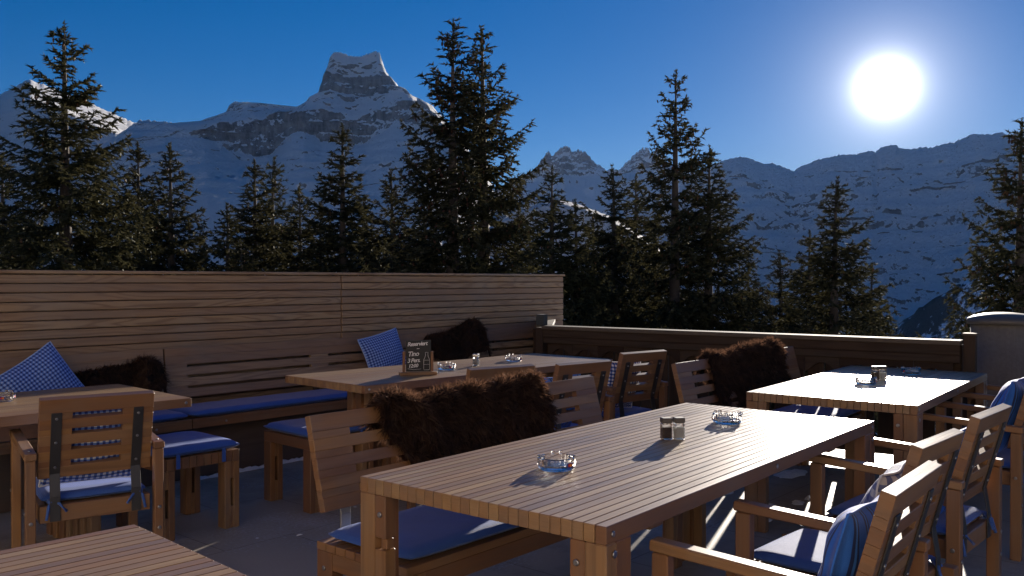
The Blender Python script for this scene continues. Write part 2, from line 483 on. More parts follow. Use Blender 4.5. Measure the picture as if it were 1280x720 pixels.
def pillow(name, label, mat, loc, rot, w=0.40, d=0.40, t=0.15, seed=1, group=None, uvrot=0):
    mb = MB(); n = 30; mi = mb.slot(mat); rnd = random.Random(seed)
    ox, oy = rnd.random() * 9, rnd.random() * 9
    def pt(i, j, s):
        x, y = -1 + 2 * i / n, -1 + 2 * j / n
        h = max(0.0, (1 - abs(x) ** 2.6) * (1 - abs(y) ** 2.6)) ** 0.62
        wr = noise.noise(Vector((x * 1.3 + ox, y * 1.3 + oy, s * 2))) * 0.22 + noise.noise(Vector((x * 4 + ox, y * 4 + oy, s * 3))) * 0.07
        pin = 1 - 0.055 * (1 - y * y) ** 1.0 * abs(x) ** 3
        piny = 1 - 0.055 * (1 - x * x) ** 1.0 * abs(y) ** 3
        return Vector((x * w / 2 * pin, y * d / 2 * piny, s * t / 2 * h * (1 + wr) + 0.02 * noise.noise(Vector((x * 1.1 + oy, y * 1.1, 5)))))
    bases = []
    for s in (1, -1):
        base = len(mb.v); bases.append(base)
        for j in range(n + 1):
            for i in range(n + 1):
                mb.v.append(pt(i, j, s))
        for j in range(n):
            for i in range(n):
                a = base + j * (n + 1) + i
                q = (a, a + 1, a + n + 2, a + n + 1)
                mb.f.append(q if s > 0 else q[::-1])
                def uvp(k):
                    l = k - base; x = (l % (n + 1)) / n * w; y = (l // (n + 1)) / n * d
                    return (x + 3, y + 3)
                mb.uv.append([uvp(k) for k in mb.f[-1]])
                mb.tone.append(0.5); mb.mi.append(mi); mb.sm.append(True)
    o = mb.build(name)
    bm = bmesh.new(); bm.from_mesh(o.data)
    bmesh.ops.remove_doubles(bm, verts=bm.verts, dist=0.0008)
    bm.to_mesh(o.data); bm.free()
    o.location = loc
    o.rotation_euler = [R(a) for a in rot]
    tag(o, label, 'pillow', group)
    # stitched hem: a thin piping child
    hem = MB()
    loop = [pt(i, 0, 1) for i in range(n + 1)] + [pt(n, j, 1) for j in range(1, n + 1)] + [pt(i, n, 1) for i in range(n - 1, -1, -1)] + [pt(0, j, 1) for j in range(n - 1, -1, -1)]
    hem.tube(loop, 0.004, mat, seg=6)
    hem.build('piping', o)
    return o

def fur(name, label, spine, width, drop_f, drop_b, seed, n_hair, hair=0.05, loc=(0, 0, 0), rz=0, thick=0.03, group=None, droop=0.5):
    """a sheepskin folded over a backrest: local x along the backrest, y to the front (-) and back (+), z up from the ridge.
    spine = list of (s, height offset) along the ridge, drop_f/drop_b = list of (s, hang length) front and back"""
    rnd = random.Random(seed)
    def interp(L, s):
        for (a, va), (b, vb) in zip(L, L[1:]):
            if s <= b:
                return va + (vb - va) * (s - a) / (b - a) if b > a else va
        return L[-1][1]
    nx, nt = 46, 36
    def P(s, t):
        # t: -1 front hem .. 0 ridge .. 1 back hem
        top = interp(spine, s)
        df = interp(drop_f if t < 0 else drop_b, s)
        l = abs(t) * df
        rr = thick + 0.022
        arc = rr * math.pi / 2
        sg = -1 if t < 0 else 1
        if l < arc:
            a = l / rr
            y, z = sg * rr * math.sin(a), rr * math.cos(a) - rr
        else:
            y, z = sg * (rr + (l - arc) * (0.17 if sg < 0 else 0.0)), -rr - (l - arc)
        bul = 0.034 * noise.noise(Vector((s * 7 + seed, t * 3, 1))) + 0.012 * noise.noise(Vector((s * 19 + seed, t * 8, 2)))
        edge = 0.03 * noise.noise(Vector((t * 5 + seed, s * 0.5, 7)))
        x = (s - 0.5) * width + edge * (1 if s > 0.5 else -1) * abs(2 * s - 1) ** 4
        return Vector((x, y + sg * bul, z + top + bul))
    mb = MB(); mi = mb.slot(M['fur'])
    for j in range(nt + 1):
        for i in range(nx + 1):
            mb.v.append(P(i / nx, -1 + 2 * j / nt))
    for j in range(nt):
        for i in range(nx):
            a = j * (nx + 1) + i
            mb.f.append((a, a + 1, a + nx + 2, a + nx + 1)); mb.uv.append([(0, 0)] * 4)
            mb.tone.append(0.1); mb.mi.append(mi); mb.sm.append(True)
    e = 0.004
    for q in range(n_hair):
        s, t = rnd.random(), rnd.uniform(-1, 1)
        if rnd.random() < 0.25: t *= 0.35
        p = P(s, t)
        du = P(min(1, s + e), t) - P(max(0, s - e), t)
        dv = P(s, min(1, t + e)) - P(s, max(-1, t - e))
        nn = du.cross(dv)
        if nn.length < 1e-9: continue
        nn.normalize()
        if nn.z < 0 and abs(t) < 0.2: nn = -nn
        if t < -0.2 and nn.y > 0: nn = -nn
        if t > 0.2 and nn.y < 0: nn = -nn
        clump = Vector((noise.noise(Vector((s * 26 + seed, t * 16, 3))), noise.noise(Vector((s * 26, t * 16 + seed, 9))), noise.noise(Vector((s * 26, t * 16, 21 + seed)))))
        side = Vector((0, 0, 0))
        if s < 0.04: side.x = -0.8
        if s > 0.96: side.x = 0.8
        L = hair * rnd.uniform(0.55, 1.25) * (1.0 + 0.4 * clump.x)
        lie = min(1.0, abs(t) * 3.0)
        d = (nn * (0.9 - 0.45 * lie) + Vector((0, 0, -0.6 * lie)) + clump * 1.0 + side + Vector((rnd.gauss(0, .22), rnd.gauss(0, .22), rnd.gauss(0, .22)))).normalized()
        mid = p + d * L * 0.55
        d2 = (d + Vector((0, 0, -droop)) + clump * 0.3).normalized()
        tip = mid + d2 * L * 0.5
        wv = d.orthogonal().normalized()
        wv.rotate(Matrix.Rotation(rnd.uniform(0, 6.28), 3, d))
        w = hair * 0.042
        b = len(mb.v)
        mb.v.extend([p - wv * w, p + wv * w, mid + wv * w * 0.7, mid - wv * w * 0.7, tip])
        tone = min(1, max(0, 0.35 + 0.5 * clump.y + rnd.uniform(-.2, .3)))
        for f in ((b, b + 1, b + 2, b + 3), (b + 3, b + 2, b + 4)):
            mb.f.append(f); mb.uv.append([(0, 0)] * len(f)); mb.tone.append(tone); mb.mi.append(mi); mb.sm.append(False)
    me = bpy.data.meshes.new(name)
    me.from_pydata([tuple(v) for v in mb.v], [], mb.f)
    me.materials.append(M['fur'])
    at = me.attributes.new('tone', 'FLOAT', 'FACE'); at.data.foreach_set('value', mb.tone)
    o = link(name, me)
    o.location = loc; o.rotation_euler = (0, 0, R(rz))
    return tag(o, label, 'sheepskin', group)

# ------------------------------------------------------------------ furniture
FW = M['frame_wood']
def slotted_panel(mb, L, slots, rows, tilt, y0, z0, thick=0.028, face=FW):
    """boards stacked upward; rows = list of (height, is_slot). tilt back in degrees, base at (y0, z0)"""
    X = Matrix.Translation((0, y0, z0)) @ Matrix.Rotation(R(tilt), 4, 'X')
    z = 0
    cuts = [-L / 2] + [c for s in slots for c in s] + [L / 2]
    for h, is_slot in rows:
        if is_slot:
            for i in range(0, len(cuts), 2):
                a, b = cuts[i], cuts[i + 1]
                mb.bar((a + b) / 2, 0, z + h / 2, b - a, thick - 0.001, h, face, ch=0.0005, axis=0, X=X)
        else:
            mb.bar(0, 0, z + h / 2, L, thick, h, face, ch=0.0018, axis=0, X=X)
        z += h
    return X

ROWS = [(0.050, 0), (0.026, 1), (0.044, 0), (0.026, 1), (0.044, 0), (0.026, 1), (0.044, 0), (0.026, 1), (0.062, 0)]
TILT = 15

def make_chair(name, label, loc, rz, arms=True, group='armchairs round the tables', width=0.47, cush=True, backw=0.44):
    t = thing(name, label, 'chair', loc, rz, group)
    W = width / 2
    # seat frame: four rails and slats
    mb = MB()
    zt = 0.42
    mb.bar(0, 0.235, zt - 0.035, width - 0.012, 0.034, 0.07, FW)
    mb.bar(0, -0.235, zt - 0.035, width - 0.012, 0.034, 0.07, FW)
    for s in (-1, 1):
        mb.bar(s * (W - 0.022), 0, zt - 0.035, 0.030, 0.432, 0.07, FW)
    for i in range(6):
        mb.bar(0, -0.18 + i * 0.072, zt - 0.012, width - 0.09, 0.06, 0.02, FW)
    for s in (-1, 1):
        mb.disc_bolt((s * (W - 0.06), -0.2525, zt - 0.035), (0, -1, 0))
    mb.build('seat', t)
    # legs
    ztop = 0.632 if arms else 0.42
    for sx in (-1, 1):
        for sy in (-1, 1):
            lb = MB()
            x = sx * (W + (0.027 if arms else -0.02))
            if arms:
                zt2 = 0.640 if sy > 0 else 0.616
                lb.bar(x, sy * 0.250, zt2 / 2, 0.038, 0.048, zt2, FW, axis=2)
                lb.disc_bolt((x + sx * 0.0195, sy * 0.250, 0.40), (sx, 0, 0))
                if sy < 0:
                    lb.disc_bolt((x, sy * 0.2745, 0.36), (0, -1, 0)); lb.disc_bolt((x, sy * 0.2745, 0.27), (0, -1, 0))
            else:
                lb.bar(x, sy * 0.276, 0.21, 0.05, 0.045, 0.42, FW, axis=2)
                lb.bar(x - sx * 0.055, sy * 0.276, 0.175, 0.05, 0.040, 0.35, FW, axis=2)
            lb.build('leg', t)
        if arms:
            ab = MB()
            X = Matrix.Translation((sx * (W + 0.027), 0.0, 0.6455)) @ Matrix.Rotation(R(2.8), 4, 'X')
            ab.bar(0, 0, 0, 0.046, 0.56, 0.030, FW, ch=0.004, X=X)
            ab.disc_bolt((sx * (W + 0.027), -0.235, 0.6498), (0, 0, 1), r=0.006)
            ab.build('armrest', t)
    # backrest with four slots
    bb = MB()
    X = slotted_panel(bb, backw, [(-0.098, 0.098)], ROWS, TILT, -0.215, 0.535, thick=0.036)
    bb.build('backrest', t)
    # flat steel straps from the seat rail up the back
    for s in (-1, 1):
        st = MB()
        x = s * 0.158
        st.bar(x, -0.021, 0.155, 0.040, 0.005, 0.27, M['steel_dark'], ch=0.001, X=X)
        y1 = -0.2562
        p = X @ Vector((x, -0.021, 0.02))
        st.bar(x, y1, 0.405, 0.040, 0.005, 0.10, M['steel_dark'], ch=0.001)
        dy, dz = p.y - y1, p.z - 0.455
        XX = Matrix.Translation((x, y1 + dy / 2, 0.455 + dz / 2)) @ Matrix.Rotation(math.atan2(-dy, dz), 4, 'X')
        st.bar(0, 0, 0, 0.0395, 0.0048, math.hypot(dy, dz), M['steel_dark'], ch=0.001, X=XX)
        for zz in (0.05, 0.16, 0.265):
            q = X @ Vector((x, -0.0235, zz)); nn = X.to_3x3() @ Vector((0, -1, 0))
            st.disc_bolt(q, nn, r=0.006)
        st.build('back_strap', t)
    if cush:
        c = cushion_mesh(width - 0.03, 0.47, 0.040, M['blue'], 'seat_cushion', t, loc=(0, 0.005, zt + 0.021), seed=int(abs(loc[0]) * 100))
        for s in (-1, 1):
            tb = MB()
            x = s * (W - 0.05)
            tb.tube([(x, -0.235, 0.0), (x + s * .01, -0.262, -0.02), (x + s * .02, -0.275, -0.075)], 0.006, M['blue'], seg=6)
            tb.tube([(x, -0.235, 0.0), (x - s * .03, -0.265, -0.015), (x - s * .055, -0.285, -0.045)], 0.006, M['blue'], seg=6)
            tb.lathe([(0.012, -0.01), (0.017, 0), (0.012, 0.01)], M['blue'], c=(x, -0.248, -0.005), seg=8)
            tb.build('cushion_tie', c)
    return t

def plank_leg(mb, x, y, h, w=0.088, d=0.075, sx=1, sy=1, slot=(0.12, 0.27), m=FW):
    """leg of two planks with a spacer, an open slot between them"""
    pw = w * 0.40; g = w - 2 * pw
    mb.bar(x - w / 2 + pw / 2, y, h / 2, pw, d, h, m, axis=2)
    mb.bar(x + w / 2 - pw / 2, y, h / 2, pw, d, h, m, axis=2)
    if slot:
        mb.bar(x, y, slot[0] / 2, g - .001, d - 0.006, slot[0], m, axis=2, ch=.001)
        mb.bar(x, y, (h + slot[1]) / 2, g - .001, d - 0.006, h - slot[1], m, axis=2, ch=.001)
    else:
        mb.bar(x, y, h / 2, g - .001, d - 0.006, h, m, axis=2, ch=.001)

def make_stool(label, loc, rz, group='square cushioned stools'):
    t = thing('stool', label, 'stool', loc, rz, group)
    W, D, H = 0.46, 0.50, 0.425
    mb = MB()
    n = 11
    for i in range(n):
        x = -W / 2 + (i + 0.5) * W / n
        mb.bar(x, 0, H - 0.03, W / n - 0.0025, D - 0.002, 0.06, FW, ch=0.0015)
    mb.build('seat', t)
    for sx in (-1, 1):
        for sy in (-1, 1):
            lb = MB()
            plank_leg(lb, sx * (W / 2 - 0.044), sy * (D / 2 - 0.038), H - 0.061, sx=sx, sy=sy)
            lb.build('leg', t)
    c = cushion_mesh(W + 0.012, D + 0.012, 0.055, M['blue'], 'seat_cushion', t, loc=(0, 0, H + 0.028), seed=int(loc[0] * 77), p=7)
    for sx in (-1, 1):
        tb = MB()
        tb.bar(sx * (W / 2 - 0.10), -D / 2 - 0.009, -0.045, 0.022, 0.004, 0.075, M['blue'], ch=0.001)
        tb.build('cushion_tie', c)
    return t

def make_bench(label, loc, rz, L=1.76, group='benches with slotted backs along the tables'):
    t = thing('bench', label, 'bench', loc, rz, group)
    D, H = 0.48, 0.42
    sb = MB()
    n = 9
    for i in range(n):
        sb.bar(0, -D / 2 + (i + .5) * D / n, H - 0.014, L, D / n - 0.004, 0.028, FW, ch=0.002)
    for s in (-1, 1):
        sb.bar(0, s * (D / 2 - 0.02), H - 0.028 - 0.033, L - 0.17, 0.034, 0.064, FW)
        sb.bar(s * (L / 2 - 0.024), 0, H - 0.028 - 0.033, 0.04, D - 0.17, 0.064, FW)
    sb.build('seat', t)
    for sx in (-1, 1):
        for sy in (-1, 1):
            lb = MB()
            lb.bar(sx * (L / 2 - 0.024), sy * (D / 2 - 0.043), (H - 0.029) / 2, 0.046, 0.084, H - 0.029, FW, axis=2)
            lb.bar(sx * (L / 2 - 0.066), sy * (D / 2 - 0.024), (H - 0.029) / 2, 0.036, 0.046, H - 0.029, FW, axis=2)
            lb.disc_bolt((sx * (L / 2 - 0.0005), sy * (D / 2 - 0.043), 0.33), (sx, 0, 0), r=0.009)
            lb.build('leg', t)
    # legs stand at y < 0 in front; backrest on +y side leaning away
    bb = MB()
    X = slotted_panel(bb, L, [(-L / 2 + 0.17, -0.09), (0.09, L / 2 - 0.17)], ROWS, -TILT, D / 2 - 0.035, 0.525, thick=0.03)
    bb.build('backrest', t)
    for x in (-L / 2 + 0.115, 0, L / 2 - 0.115):
        st = MB()
        st.bar(x, 0.019, 0.12, 0.045, 0.006, 0.28, M['steel'], ch=0.001, X=X)
        p = X @ Vector((x, 0.019, -0.02))
        st.bar(x, (p.y + D / 2 - 0.06) / 2 + .003, 0.4235, 0.045, abs(p.y - D / 2 + 0.06) + .006, 0.005, M['steel'], ch=0.001)
        st.bar(x, p.y, (p.z + 0.4265) / 2, 0.0448, 0.0058, p.z - 0.4265, M['steel'], ch=0.001)
        st.build('back_bracket', t)
    cushion_mesh(L - 0.02, D - 0.03, 0.046, M['blue'], 'seat_cushion', t, loc=(0, -0.012, H + 0.026), seed=5, p=12, dimple=True)
    return t

def make_table(label, loc, rz, L, W, group='slatted dining tables', H=0.75, trestle=False, inset=0.42):
    t = thing('dining_table', label, 'table', loc, rz, group)
    mb = MB()
    th = 0.046; edge = 0.036
    n = 24
    inner = W - 2 * edge
    p = inner / n
    for i in range(n):
        y = -W / 2 + edge + (i + .5) * p
        # the slats stop short of the corner posts only where a leg comes up
        l = L if (0.075 < abs(y) < W / 2 - 0.112) else L
        mb.bar(0, y, H - th / 2, l, p - 0.0020, th, M['table_wood'], ch=0.0016, axis=0)
    mb.build('tabletop', t)
    for s in (-1, 1):
        eb = MB()
        eb.bar(0, s * (W / 2 - edge / 2), H - th / 2, L, edge - 0.003, th, M['frame_wood'], ch=0.002, axis=0)
        for x in (-L / 2 + 0.03, 0, L / 2 - 0.03):
            eb.disc_bolt((x, s * (W / 2 - 0.0015), H - th / 2), (0, s, 0), r=0.008)
        eb.build('side_board', t)
    hz = H - th - 0.001
    if trestle:
        for sx in (-1, 1):
            x0 = sx * (L / 2 - inset)
            for k in range(7):
                lb = MB()
                y = -0.27 + k * 0.09
                lb.bar(x0, y, (hz - 0.03) / 2, 0.05, 0.055, hz - 0.03, FW, axis=2)
                lb.build('trestle_plank', t)
            lb = MB()
            lb.bar(x0, 0, hz - 0.0145, 0.09, W - 0.16, 0.028, FW); lb.build('trestle_head', t)
        lb = MB(); lb.bar(0, 0, hz - 0.09, L - 2 * inset - 0.06, 0.035, 0.09, FW); lb.build('cross_rail', t)
        return t
    for sx in (-1, 1):
        for sy in (-1, 1):
            lb = MB()
            x0 = sx * (L / 2 - 0.0235)
            yo = sy * (W / 2 - 0.0005)
            lb.bar(x0, yo - sy * 0.033, hz / 2, 0.047, 0.064, hz, FW, axis=2)
            # outer plank is two lengths with a small mortise window between
            lb.bar(x0, yo - sy * 0.089, hz - 0.065, 0.045, 0.046, 0.13, FW, axis=2)
            lb.bar(x0, yo - sy * 0.089, (hz - 0.165) / 2, 0.045, 0.046, hz - 0.165, FW, axis=2)
            lb.bar(x0, yo - sy * 0.098, hz - 0.147, 0.030, 0.026, 0.033, FW, axis=2)
            lb.bar(x0 - sx * 0.0605, yo - sy * 0.026, hz / 2, 0.072, 0.048, hz, FW, axis=2)
            for zz in (H - 0.075, H - 0.19):
                lb.disc_bolt((x0 - sx * 0.012, yo + sy * .0005, zz), (0, sy, 0), r=0.010)
                lb.disc_bolt((x0 + sx * 0.0235, yo - sy * 0.09, zz - .03), (sx, 0, 0), r=0.009) if zz > .65 else None
            lb.build('leg', t)
    # cross rails under the top
    for s in (-1, 1):
        rb = MB()
        rb.bar(s * (L / 2 - 0.35), 0, H - th - 0.021, 0.07, W - 0.12, 0.04, FW)
        rb.build('cross_rail', t)
    return t

# ------------------------------------------------------------------ table things
def badge(mb, X, w=0.016):
    Xs = X
    h = w * 0.66
    def quad(x0, z0, x1, z1, y, m):
        mb.poly([Xs @ Vector(p) for p in ((x0, y, z0), (x1, y, z0), (x1, y, z1), (x0, y, z1))], m)
    quad(-w / 2, -h / 2, w / 2, h / 2, -0.0004, M['badge_blue'])
    for cx, m, y in ((-w * 0.14, M['badge_red'], -0.0008), (w * 0.14, M['badge_amber'], -0.0011)):
        pts = [Xs @ Vector((cx + h * .34 * math.cos(a), y, h * .34 * math.sin(a))) for a in [2 * math.pi * i / 12 for i in range(12)]]
        mb.poly(pts, m)

def make_ashtray(label, loc, rz=0, s=1.0, group='glass ashtrays on the tables'):
    t = thing('ashtray', label, 'ashtray', loc, rz, group)
    mb = MB()
    ro, h, seg = 0.054 * s, 0.034 * s, 8
    mb.lathe([(0.001, 0.0), (ro * .88, 0.0), (ro * .95, h * .12), (ro, h * .5), (ro * .98, h * .96), (ro * .90, h), (ro * .82, h * .96), (ro * .76, h * .38), (ro * .70, h * .28), (0.001, h * .26)], M['glass'], seg=seg * 3, smooth=False, caps=False)
    mb.build('bowl', t)
    # three cast cigarette rests standing on the rim
    for a in (0.3, 2.4, 4.5):
        rb = MB()
        X = Matrix.Rotation(a, 4, 'Z') @ Matrix.Translation((ro * .90, 0, h * 1.06))
        rb.bar(0, 0.011 * s, 0, 0.012 * s, 0.010 * s, 0.010 * s, M['glass'], ch=.003, X=X)
        rb.bar(0, -0.011 * s, 0, 0.012 * s, 0.010 * s, 0.010 * s, M['glass'], ch=.003, X=X)
        rb.build('rest', t)
    for a in (-0.5, 0.75, 2.9):
        bb = MB()
        badge(bb, Matrix.Rotation(a, 4, 'Z') @ Matrix.Translation((0, -ro * 1.005, h * .52)), 0.021 * s)
        bb.build('badge', t)
    return t

def make_shaker(name, label, loc, rz, fill, lid=None, h=0.085, group='glass shakers on the tables'):
    t = thing(name, label, 'shaker', loc, rz, group)
    lid = lid or M['lid']
    mb = MB()
    w = 0.019
    def sq(rr, z): return [(rr, rr, z), (-rr, rr, z), (-rr, -rr, z), (rr, -rr, z)]
    mb.bar(0, 0, h * .37, w * 2, w * 2, h * .74, M['glass'], ch=0.004, axis=2)
    mb.build('jar', t)
    fb = MB(); fb.bar(0, 0, h * .31, w * 1.66, w * 1.66, h * .5, fill, ch=0.003, axis=2); fb.build('contents', t)
    lb = MB(); lb.bar(0, 0, h * .865, w * 2.08, w * 2.08, h * .235, lid, ch=0.004, axis=2); lb.build('lid', t)
    return t

# ------------------------------------------------------------------ terrace, wall, railing
def ground_z(r, az=0.0):
    if r < 8.5:
        return -2.6
    if r < 900:
        return -2.6 - 0.30 * (r - 8.5)
    return -270.0 - 60 * min(1, (r - 900) / 600)

mb = MB()
mi = mb.slot(M['floor'])
fx0, fx1, fy0, fy1 = -11.5, 7.62, -10.5, 8.12
for (a, b, c, d) in (((fx0, fy0, 0), (fx1, fy0, 0), (fx1, fy1, 0), (fx0, fy1, 0)), ((fx0, fy0, -2.8), (fx1, fy0, -2.8), (fx1, fy0, 0), (fx0, fy0, 0)),
                     ((fx1, fy0, -2.8), (fx1, fy1, -2.8), (fx1, fy1, 0), (fx1, fy0, 0)), ((fx1, fy1, -2.8), (fx0, fy1, -2.8), (fx0, fy1, 0), (fx1, fy1, 0)),
                     ((fx0, fy1, -2.8), (fx0, fy0, -2.8), (fx0, fy0, 0), (fx0, fy1, 0))):
    mb.poly((a, b, c, d), M['floor'])
tag(mb.build('terrace_floor'), kind='structure')

WY = 5.975
def wall_half(x0, x1, mbp, seed):
    rnd = random.Random(seed)
    p = 0.0595; z = 0.02; k = 0
    while z + p < 1.392:
        proud = 0.0 if k % 2 == 0 else 0.004
        mbp.bar((x0 + x1) / 2, WY + 0.017 - proud, z + p / 2, x1 - x0, 0.034, p - 0.0055, M['wall_wood'], ch=0.0045, axis=0, tone=rnd.random() * 0.75 + (0.25 if k % 2 else 0.0))
        z += p; k += 1
wall = thing('timber_wall', 'long wall of horizontal larch slats behind the wall bench', 'wall', (0, WY, 0))
wall.location = (0, 0, 0)
for i, (x0, x1) in enumerate(((-2.5, 4.667), (4.679, 7.69))):
    w = MB(); wall_half(x0, x1, w, 3 + i); w.build('slat_panel', wall)
    b = MB(); b.bar((x0 + x1) / 2, WY + 0.05, 0.70, x1 - x0 - 0.02, 0.022, 1.36, M['backing'], ch=.001); b.build('backing_board', wall)
c = MB(); c.bar(2.6, WY + 0.03, 1.402, 10.2, 0.10, 0.022, M['wall_wood'], ch=0.004, axis=0, tone=.8); c.build('wall_cap', wall)
for x in (-2.4, 0.0, 2.4, 4.6, 6.1, 7.6):
    c = MB(); c.bar(x, WY + 0.105, 0.69, 0.08, 0.08, 1.38, M['frame_wood'], axis=2); c.build('post', wall)

def make_wall_bench(label, x0, x1, seat_x1, slots):
    t = thing('wall_bench', label, 'bench', (x0, 0, 0), 0, 'long benches built against the slat wall')
    L = x1 - x0; S = seat_x1 - x0
    sb = MB()
    for i in range(6):
        sb.bar(S / 2, 5.535 + i * 0.075, 0.412, S - 0.008, 0.069, 0.024, FW, ch=.002)
    sb.bar(S / 2, 5.518, 0.385, S - 0.008, 0.030, 0.055, FW, ch=.003)
    for x in (0.25, S - 0.25):
        sb.disc_bolt((x, 5.5025, 0.385), (0, -1, 0), r=0.008)
    sb.build('seat', t)
    fb = MB()
    fb.bar(S / 2, 5.63, 0.18, S - 0.01, 0.03, 0.355, M['backing'], ch=.002, axis=0); fb.build('plinth', t)
    bb = MB()
    cuts = []
    mb_rows = [(0.058, 0), (0.02, 1), (0.056, 0), (0.02, 1), (0.056, 0), (0.02, 1), (0.06, 0), (0.058, 0)]
    # panel leans a little toward the wall
    X = Matrix.Translation((L / 2, 0, 0))
    sub = MB()
    slotted_panel(bb, L - 0.012, [(a - x0 - L / 2, b - x0 - L / 2) for a, b in slots], mb_rows, -6, 5.865, 0.525, thick=0.03, face=M['wall_wood'])
    for i, v in enumerate(bb.v):
        bb.v[i] = Vector((v.x + L / 2, v.y, v.z))
    bb.build('backrest', t)
    for x in (0.09, L * 0.5, L - 0.12):
        rb = MB(); rb.bar(x, 5.925, 0.63, 0.05, 0.024, 0.40, M['backing'], axis=2); rb.build('back_batten', t)
    cushion_mesh(S - 0.012, 0.40, 0.05, M['blue'], 'seat_cushion', t, loc=(S / 2, 5.70, 0.449), seed=int(x0 * 9), p=14)
    return t
make_wall_bench('left section of the wall bench, behind the table with the single armchair', 0.35, 3.067, 3.067, [(0.5, 1.55), (1.72, 2.85)])
make_wall_bench('middle section of the wall bench, blue pad visible between the two wall tables', 3.067, 5.69, 5.40, [(3.233, 4.29), (4.46, 5.52)])
make_wall_bench('right end section of the wall bench, behind the table with the chalkboard', 5.69, 7.36, 6.62, [(5.86, 7.11)])

def make_railing(label, A, B, end_posts=True, n_post=4):
    dx, dy = B[0] - A[0], B[1] - A[1]
    L = math.hypot(dx, dy)
    t = thing('terrace_railing', label, 'railing', (A[0], A[1], 0), math.degrees(math.atan2(dy, dx)), None)
    W = M['rail_wood']
    c = MB()
    c.bar(L / 2, -0.045, 0.918, L, 0.078, 0.032, M['cap_wood'], ch=.004, tone=.7)
    c.bar(L / 2, 0.037, 0.918, L, 0.078, 0.032, M['cap_wood'], ch=.004, tone=.4)
    c.build('handrail_cap', t)
    b = MB()
    b.bar(L / 2, -0.055, 0.868, L - 0.01, 0.028, 0.066, W); b.bar(L / 2, -0.048, 0.805, L - 0.01, 0.024, 0.058, W)
    b.bar(L / 2, -0.0515, 0.835, L - 0.012, 0.020, 0.02, W)
    b.build('beam', t)
    b = MB(); b.bar(L / 2, 0.03, 0.12, L - 0.01, 0.05, 0.09, W); b.build('bottom_rail', t)
    pitch = 0.262
    n = max(2, round((L - 0.1) / pitch)); pitch = (L - 0.1) / n
    s = MB()
    for i in range(n):
        x0 = 0.05 + i * pitch
        out = [(x0 + 0.002, 0.775), (x0 + 0.002, 0.655)]
        for kk in range(1, 12):
            a = kk / 12
            out.append((x0 + 0.03 + a * (pitch - 0.06), 0.655 + 0.075 * math.sin(math.pi * a) ** 0.6))
        out += [(x0 + pitch - 0.002, 0.655), (x0 + pitch - 0.002, 0.775)]
        s.prism(out, 0.018, W, X=Matrix.Translation((0, -0.032, 0)))
    s.build('scalloped_fascia', t)
    for i in range(n):
        x0 = 0.05 + i * pitch
        v = MB()
        v.bar(x0 + pitch * 0.28, 0.008, 0.43, pitch * 0.5 - 0.006, 0.022, 0.70, W, axis=2)
        v.bar(x0 + pitch * 0.75, 0.004, 0.43, pitch * 0.36, 0.022, 0.70, W, axis=2)
        v.build('infill_board', t)
    for i in range(n_post):
        x = 0.05 + (L - 0.1) * i / (n_post - 1)
        v = MB(); v.bar(x, 0.055, 0.45, 0.09, 0.09, 0.898, W, axis=2); v.build('post', t)
    return t
RA, RB = (6.385, 5.16), (6.785, 1.735)
rl = make_railing('dark scalloped railing with a bleached cap along the far terrace edge', RA, RB)
br = MB(); br.bar(-0.035, -0.02, 0.985, 0.085, 0.075, 0.10, M['grey_paint'], ch=.006); br.build('cap_bracket', rl)
br = MB(); br.bar(-0.03, -0.02, 0.46, 0.075, 0.11, 0.915, M['rail_wood'], axis=2); br.build('end_post', rl)
br = MB(); br.bar(3.50, 0.0, 0.485, 0.075, 0.10, 0.97, M['rail_wood'], axis=2); br.bar(3.50, 0, 0.978, 0.09, 0.115, 0.016, M['cap_wood'], ch=.002); br.build('end_post', rl)
make_railing('short return of dark railing from the corner post to the slat wall', (6.45, 5.24), (7.36, 5.93), n_post=2)

make_railing('railing going on past the round pillar, mostly out of view', (6.86, 1.22), (7.25, -3.0))
pl = thing('chimney_pillar', 'round grey concrete pillar with a domed metal cap at the end of the railing', 'pillar', (7.36, 1.60, 0))
p = MB(); p.lathe([(0.221, -2.6), (0.221, 1.035)], M['concrete'], seg=40); p.build('shaft', pl)
p = MB(); p.lathe([(0.245, 1.032), (0.247, 1.058), (0.240, 1.072), (0.20, 1.092), (0.14, 1.108), (0.07, 1.116), (0.001, 1.119)], M['lid'], seg=40); p.build('domed_cap', pl)

# snow lying on the pavers
def snow_patch(name, pts, seed, h=0.03):
    mb = MB(); mi = mb.slot(M['snow'])
    for (x, y, rx, ry) in pts:
        n, m = 22, 7
        base = len(mb.v)
        for j in range(m + 1):
            for i in range(n):
                a = 2 * math.pi * i / n; q = j / m
                rr = 1 + 0.45 * noise.noise(Vector((math.cos(a) * 1.4 + seed + x, math.sin(a) * 1.4, x * 3))) + 0.22 * noise.noise(Vector((math.cos(a) * 4 + seed, math.sin(a) * 4 + y, 3)))
                hh = h * (1.0 + 1.6 * min(1, rx / 0.12)) * (1 - q ** 2) * min(1, rx / 0.03) * (1 + 0.6 * noise.noise(Vector((x + q * 3 * math.cos(a), y + q * 3 * math.sin(a), seed))))
                mb.v.append(Vector((x + rx * rr * q * math.cos(a), y + ry * rr * q * math.sin(a), 0.002 + hh)))
        for j in range(m):
            for i in range(n):
                k = (i + 1) % n
                mb.f.append((base + j * n + i, base + (j + 1) * n + i, base + (j + 1) * n + k, base + j * n + k)); mb.uv.append([(0, 0)] * 4)
                mb.tone.append(.5); mb.mi.append(mi); mb.sm.append(True)
    return tag(mb.build(name), kind='stuff')
rs = random.Random(4)
pts = []
for i in range(17):
    x = 3.15 + i * 0.13
    pts.append((x, 5.585 + rs.uniform(-.03, .015), rs.uniform(.07, .15), rs.uniform(.02, .05)))
